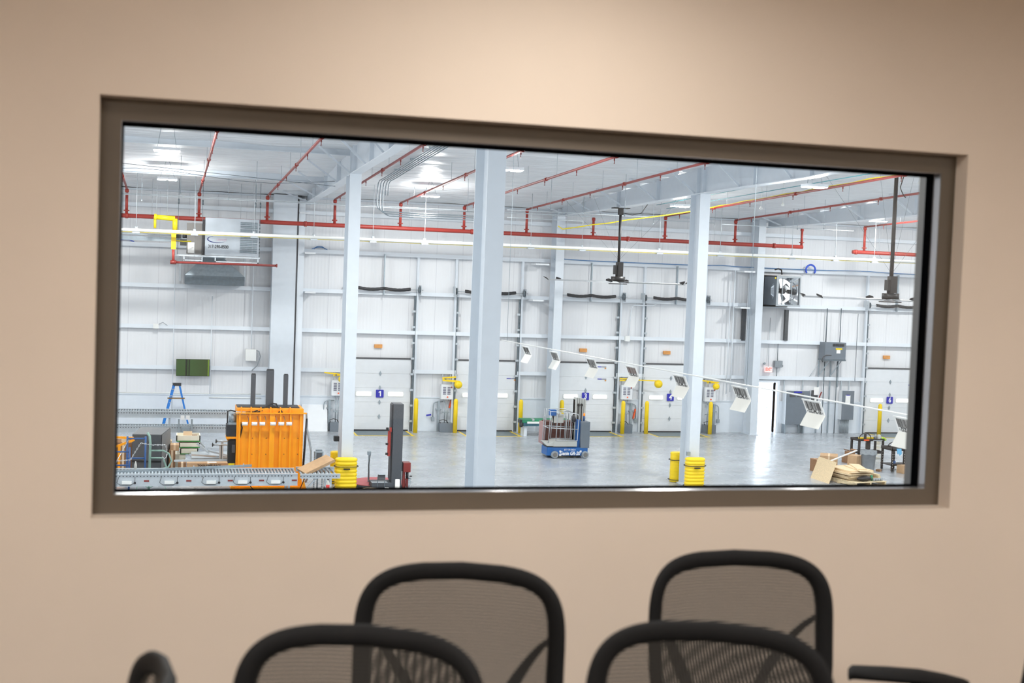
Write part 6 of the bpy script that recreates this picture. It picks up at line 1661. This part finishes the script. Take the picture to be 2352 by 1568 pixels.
build(MB().box((x0 + x1) / 2 + .05, y0 - .008, zc - .07, x1 - .1, y0 + .0, zc - .03), 'brand_plate', 'aluminium', t)
build(MB().box((x0 + x1) / 2 - .05, y0 + .25, .2, (x0 + x1) / 2 + .1, y0 + .35, zc - .06), 'center_post', 'cartblack', t)
one(MB().ob(((x0 + x1) / 2 + .0, y0 + .2, zc + .02), (.3, .12, .06), (0, 0, .1)), 'yellow_tool', 'yellow', 'yellow tool lying on the cart, right one with a dark end', 'tool', 'yellow tools on the cart')
one(MB().ob(((x0 + x1) / 2 - .28, y0 + .22, zc + .01), (.24, .16, .05), (0, 0, -.2)), 'yellow_tool', 'yellow', 'pale yellow tool lying left of the other on the cart', 'tool', 'yellow tools on the cart')
one(MB().lathe([(.045, 0), (.045, .14), (.02, .19)], (x1 - .17, y0 + .35, zc - .06), 12), 'spray_can', 'gray', 'gray spray can at the right end of the cart', 'can')
one(MB().box(x1 - .1, y0 + .25, zc - .06, x1 - .02, y0 + .35, zc + .13), 'cleaner_carton', 'whitepvc', 'white and blue carton at the right end of the cart', 'carton')
one(MB().ob((x1 + .03, y0 + .1, zc + .0), (.16, .1, .06), (0, RD(30), 0)), 'work_glove', 'lime', 'lime green glove hanging over the cart corner', 'glove')
# second cart at the right
p2 = fl(2030, 1082)
t = thing('utility_cart', 'second black cart with perforated legs, cut by the right jamb', 'cart', (p2.x + .4, p2.y + .3, 0), 'black utility carts')
X0_, X1_, Y0_, Y1_ = p2.x + .22, p2.x + 1.27, p2.y - .1, p2.y + .62
b = MB(); b.box(X0_, Y0_, .72, X1_, Y1_, .74).box(X0_, Y0_, .72, X1_, Y0_ + .03, .82).box(X0_, Y1_ - .03, .72, X1_, Y1_, .82).box(X0_, Y0_, .72, X0_ + .03, Y1_, .82); build(b, 'tray', 'cartblack', t)
b = MB(); b.box(X0_, Y0_, .2, X1_, Y1_, .22).box(X0_, Y0_, .2, X1_, Y0_ + .03, .27); build(b, 'shelf', 'cartblack', t)
for x in (X0_ + .04, X0_ + .5, X1_ - .05):
    for y in (Y0_ + .03, Y1_ - .04):
        lg = build(MB().box(x - .03, y - .03, .08, x + .03, y + .03, .72), 'leg', 'cartblack', t)
        b = MB()
        for i in range(6): b.cyl((x, y - .032, .15 + i * .09), (x, y - .029, .15 + i * .09), .012, n=8)
        build(b, 'peg_holes', 'paper', lg)
        build(MB().cyl((x - .02, y, .045), (x + .02, y, .045), .045, n=12), 'caster', 'rubber', t)
build(MB().tube([(X0_ + .02 + .22 * (1 - cos(pi * i / 12)), Y0_ + .3, .82 + .17 * sin(pi * i / 12)) for i in range(13)], .018), 'handle', 'cartblack', t)
one(MB().prism([(X0_ + .16, Y0_ - .03, .80), (X0_ + .34, Y0_ - .03, .80), (X0_ + .36, Y0_ - .04, .62), (X0_ + .28, Y0_ - .04, .56), (X0_ + .25, Y0_ - .04, .64), (X0_ + .20, Y0_ - .04, .6)], (0, .02, 0)), 'rubber_glove', 'gloveblue', 'light blue rubber glove hanging over the right cart edge', 'glove')
one(MB().cyl((X0_ + .18, Y0_ + .15, .22), (X0_ + .18, Y0_ + .15, .36), .06, n=14), 'tin_can', 'scaffblue', 'blue can on the lower shelf of the right cart', 'can')
one(MB().ob((X0_ + .22, Y0_ + .25, .76), (.22, .15, .04), (0, 0, .3)), 'folded_rag', 'mauve', 'pale folded rag on the right cart', 'rag')
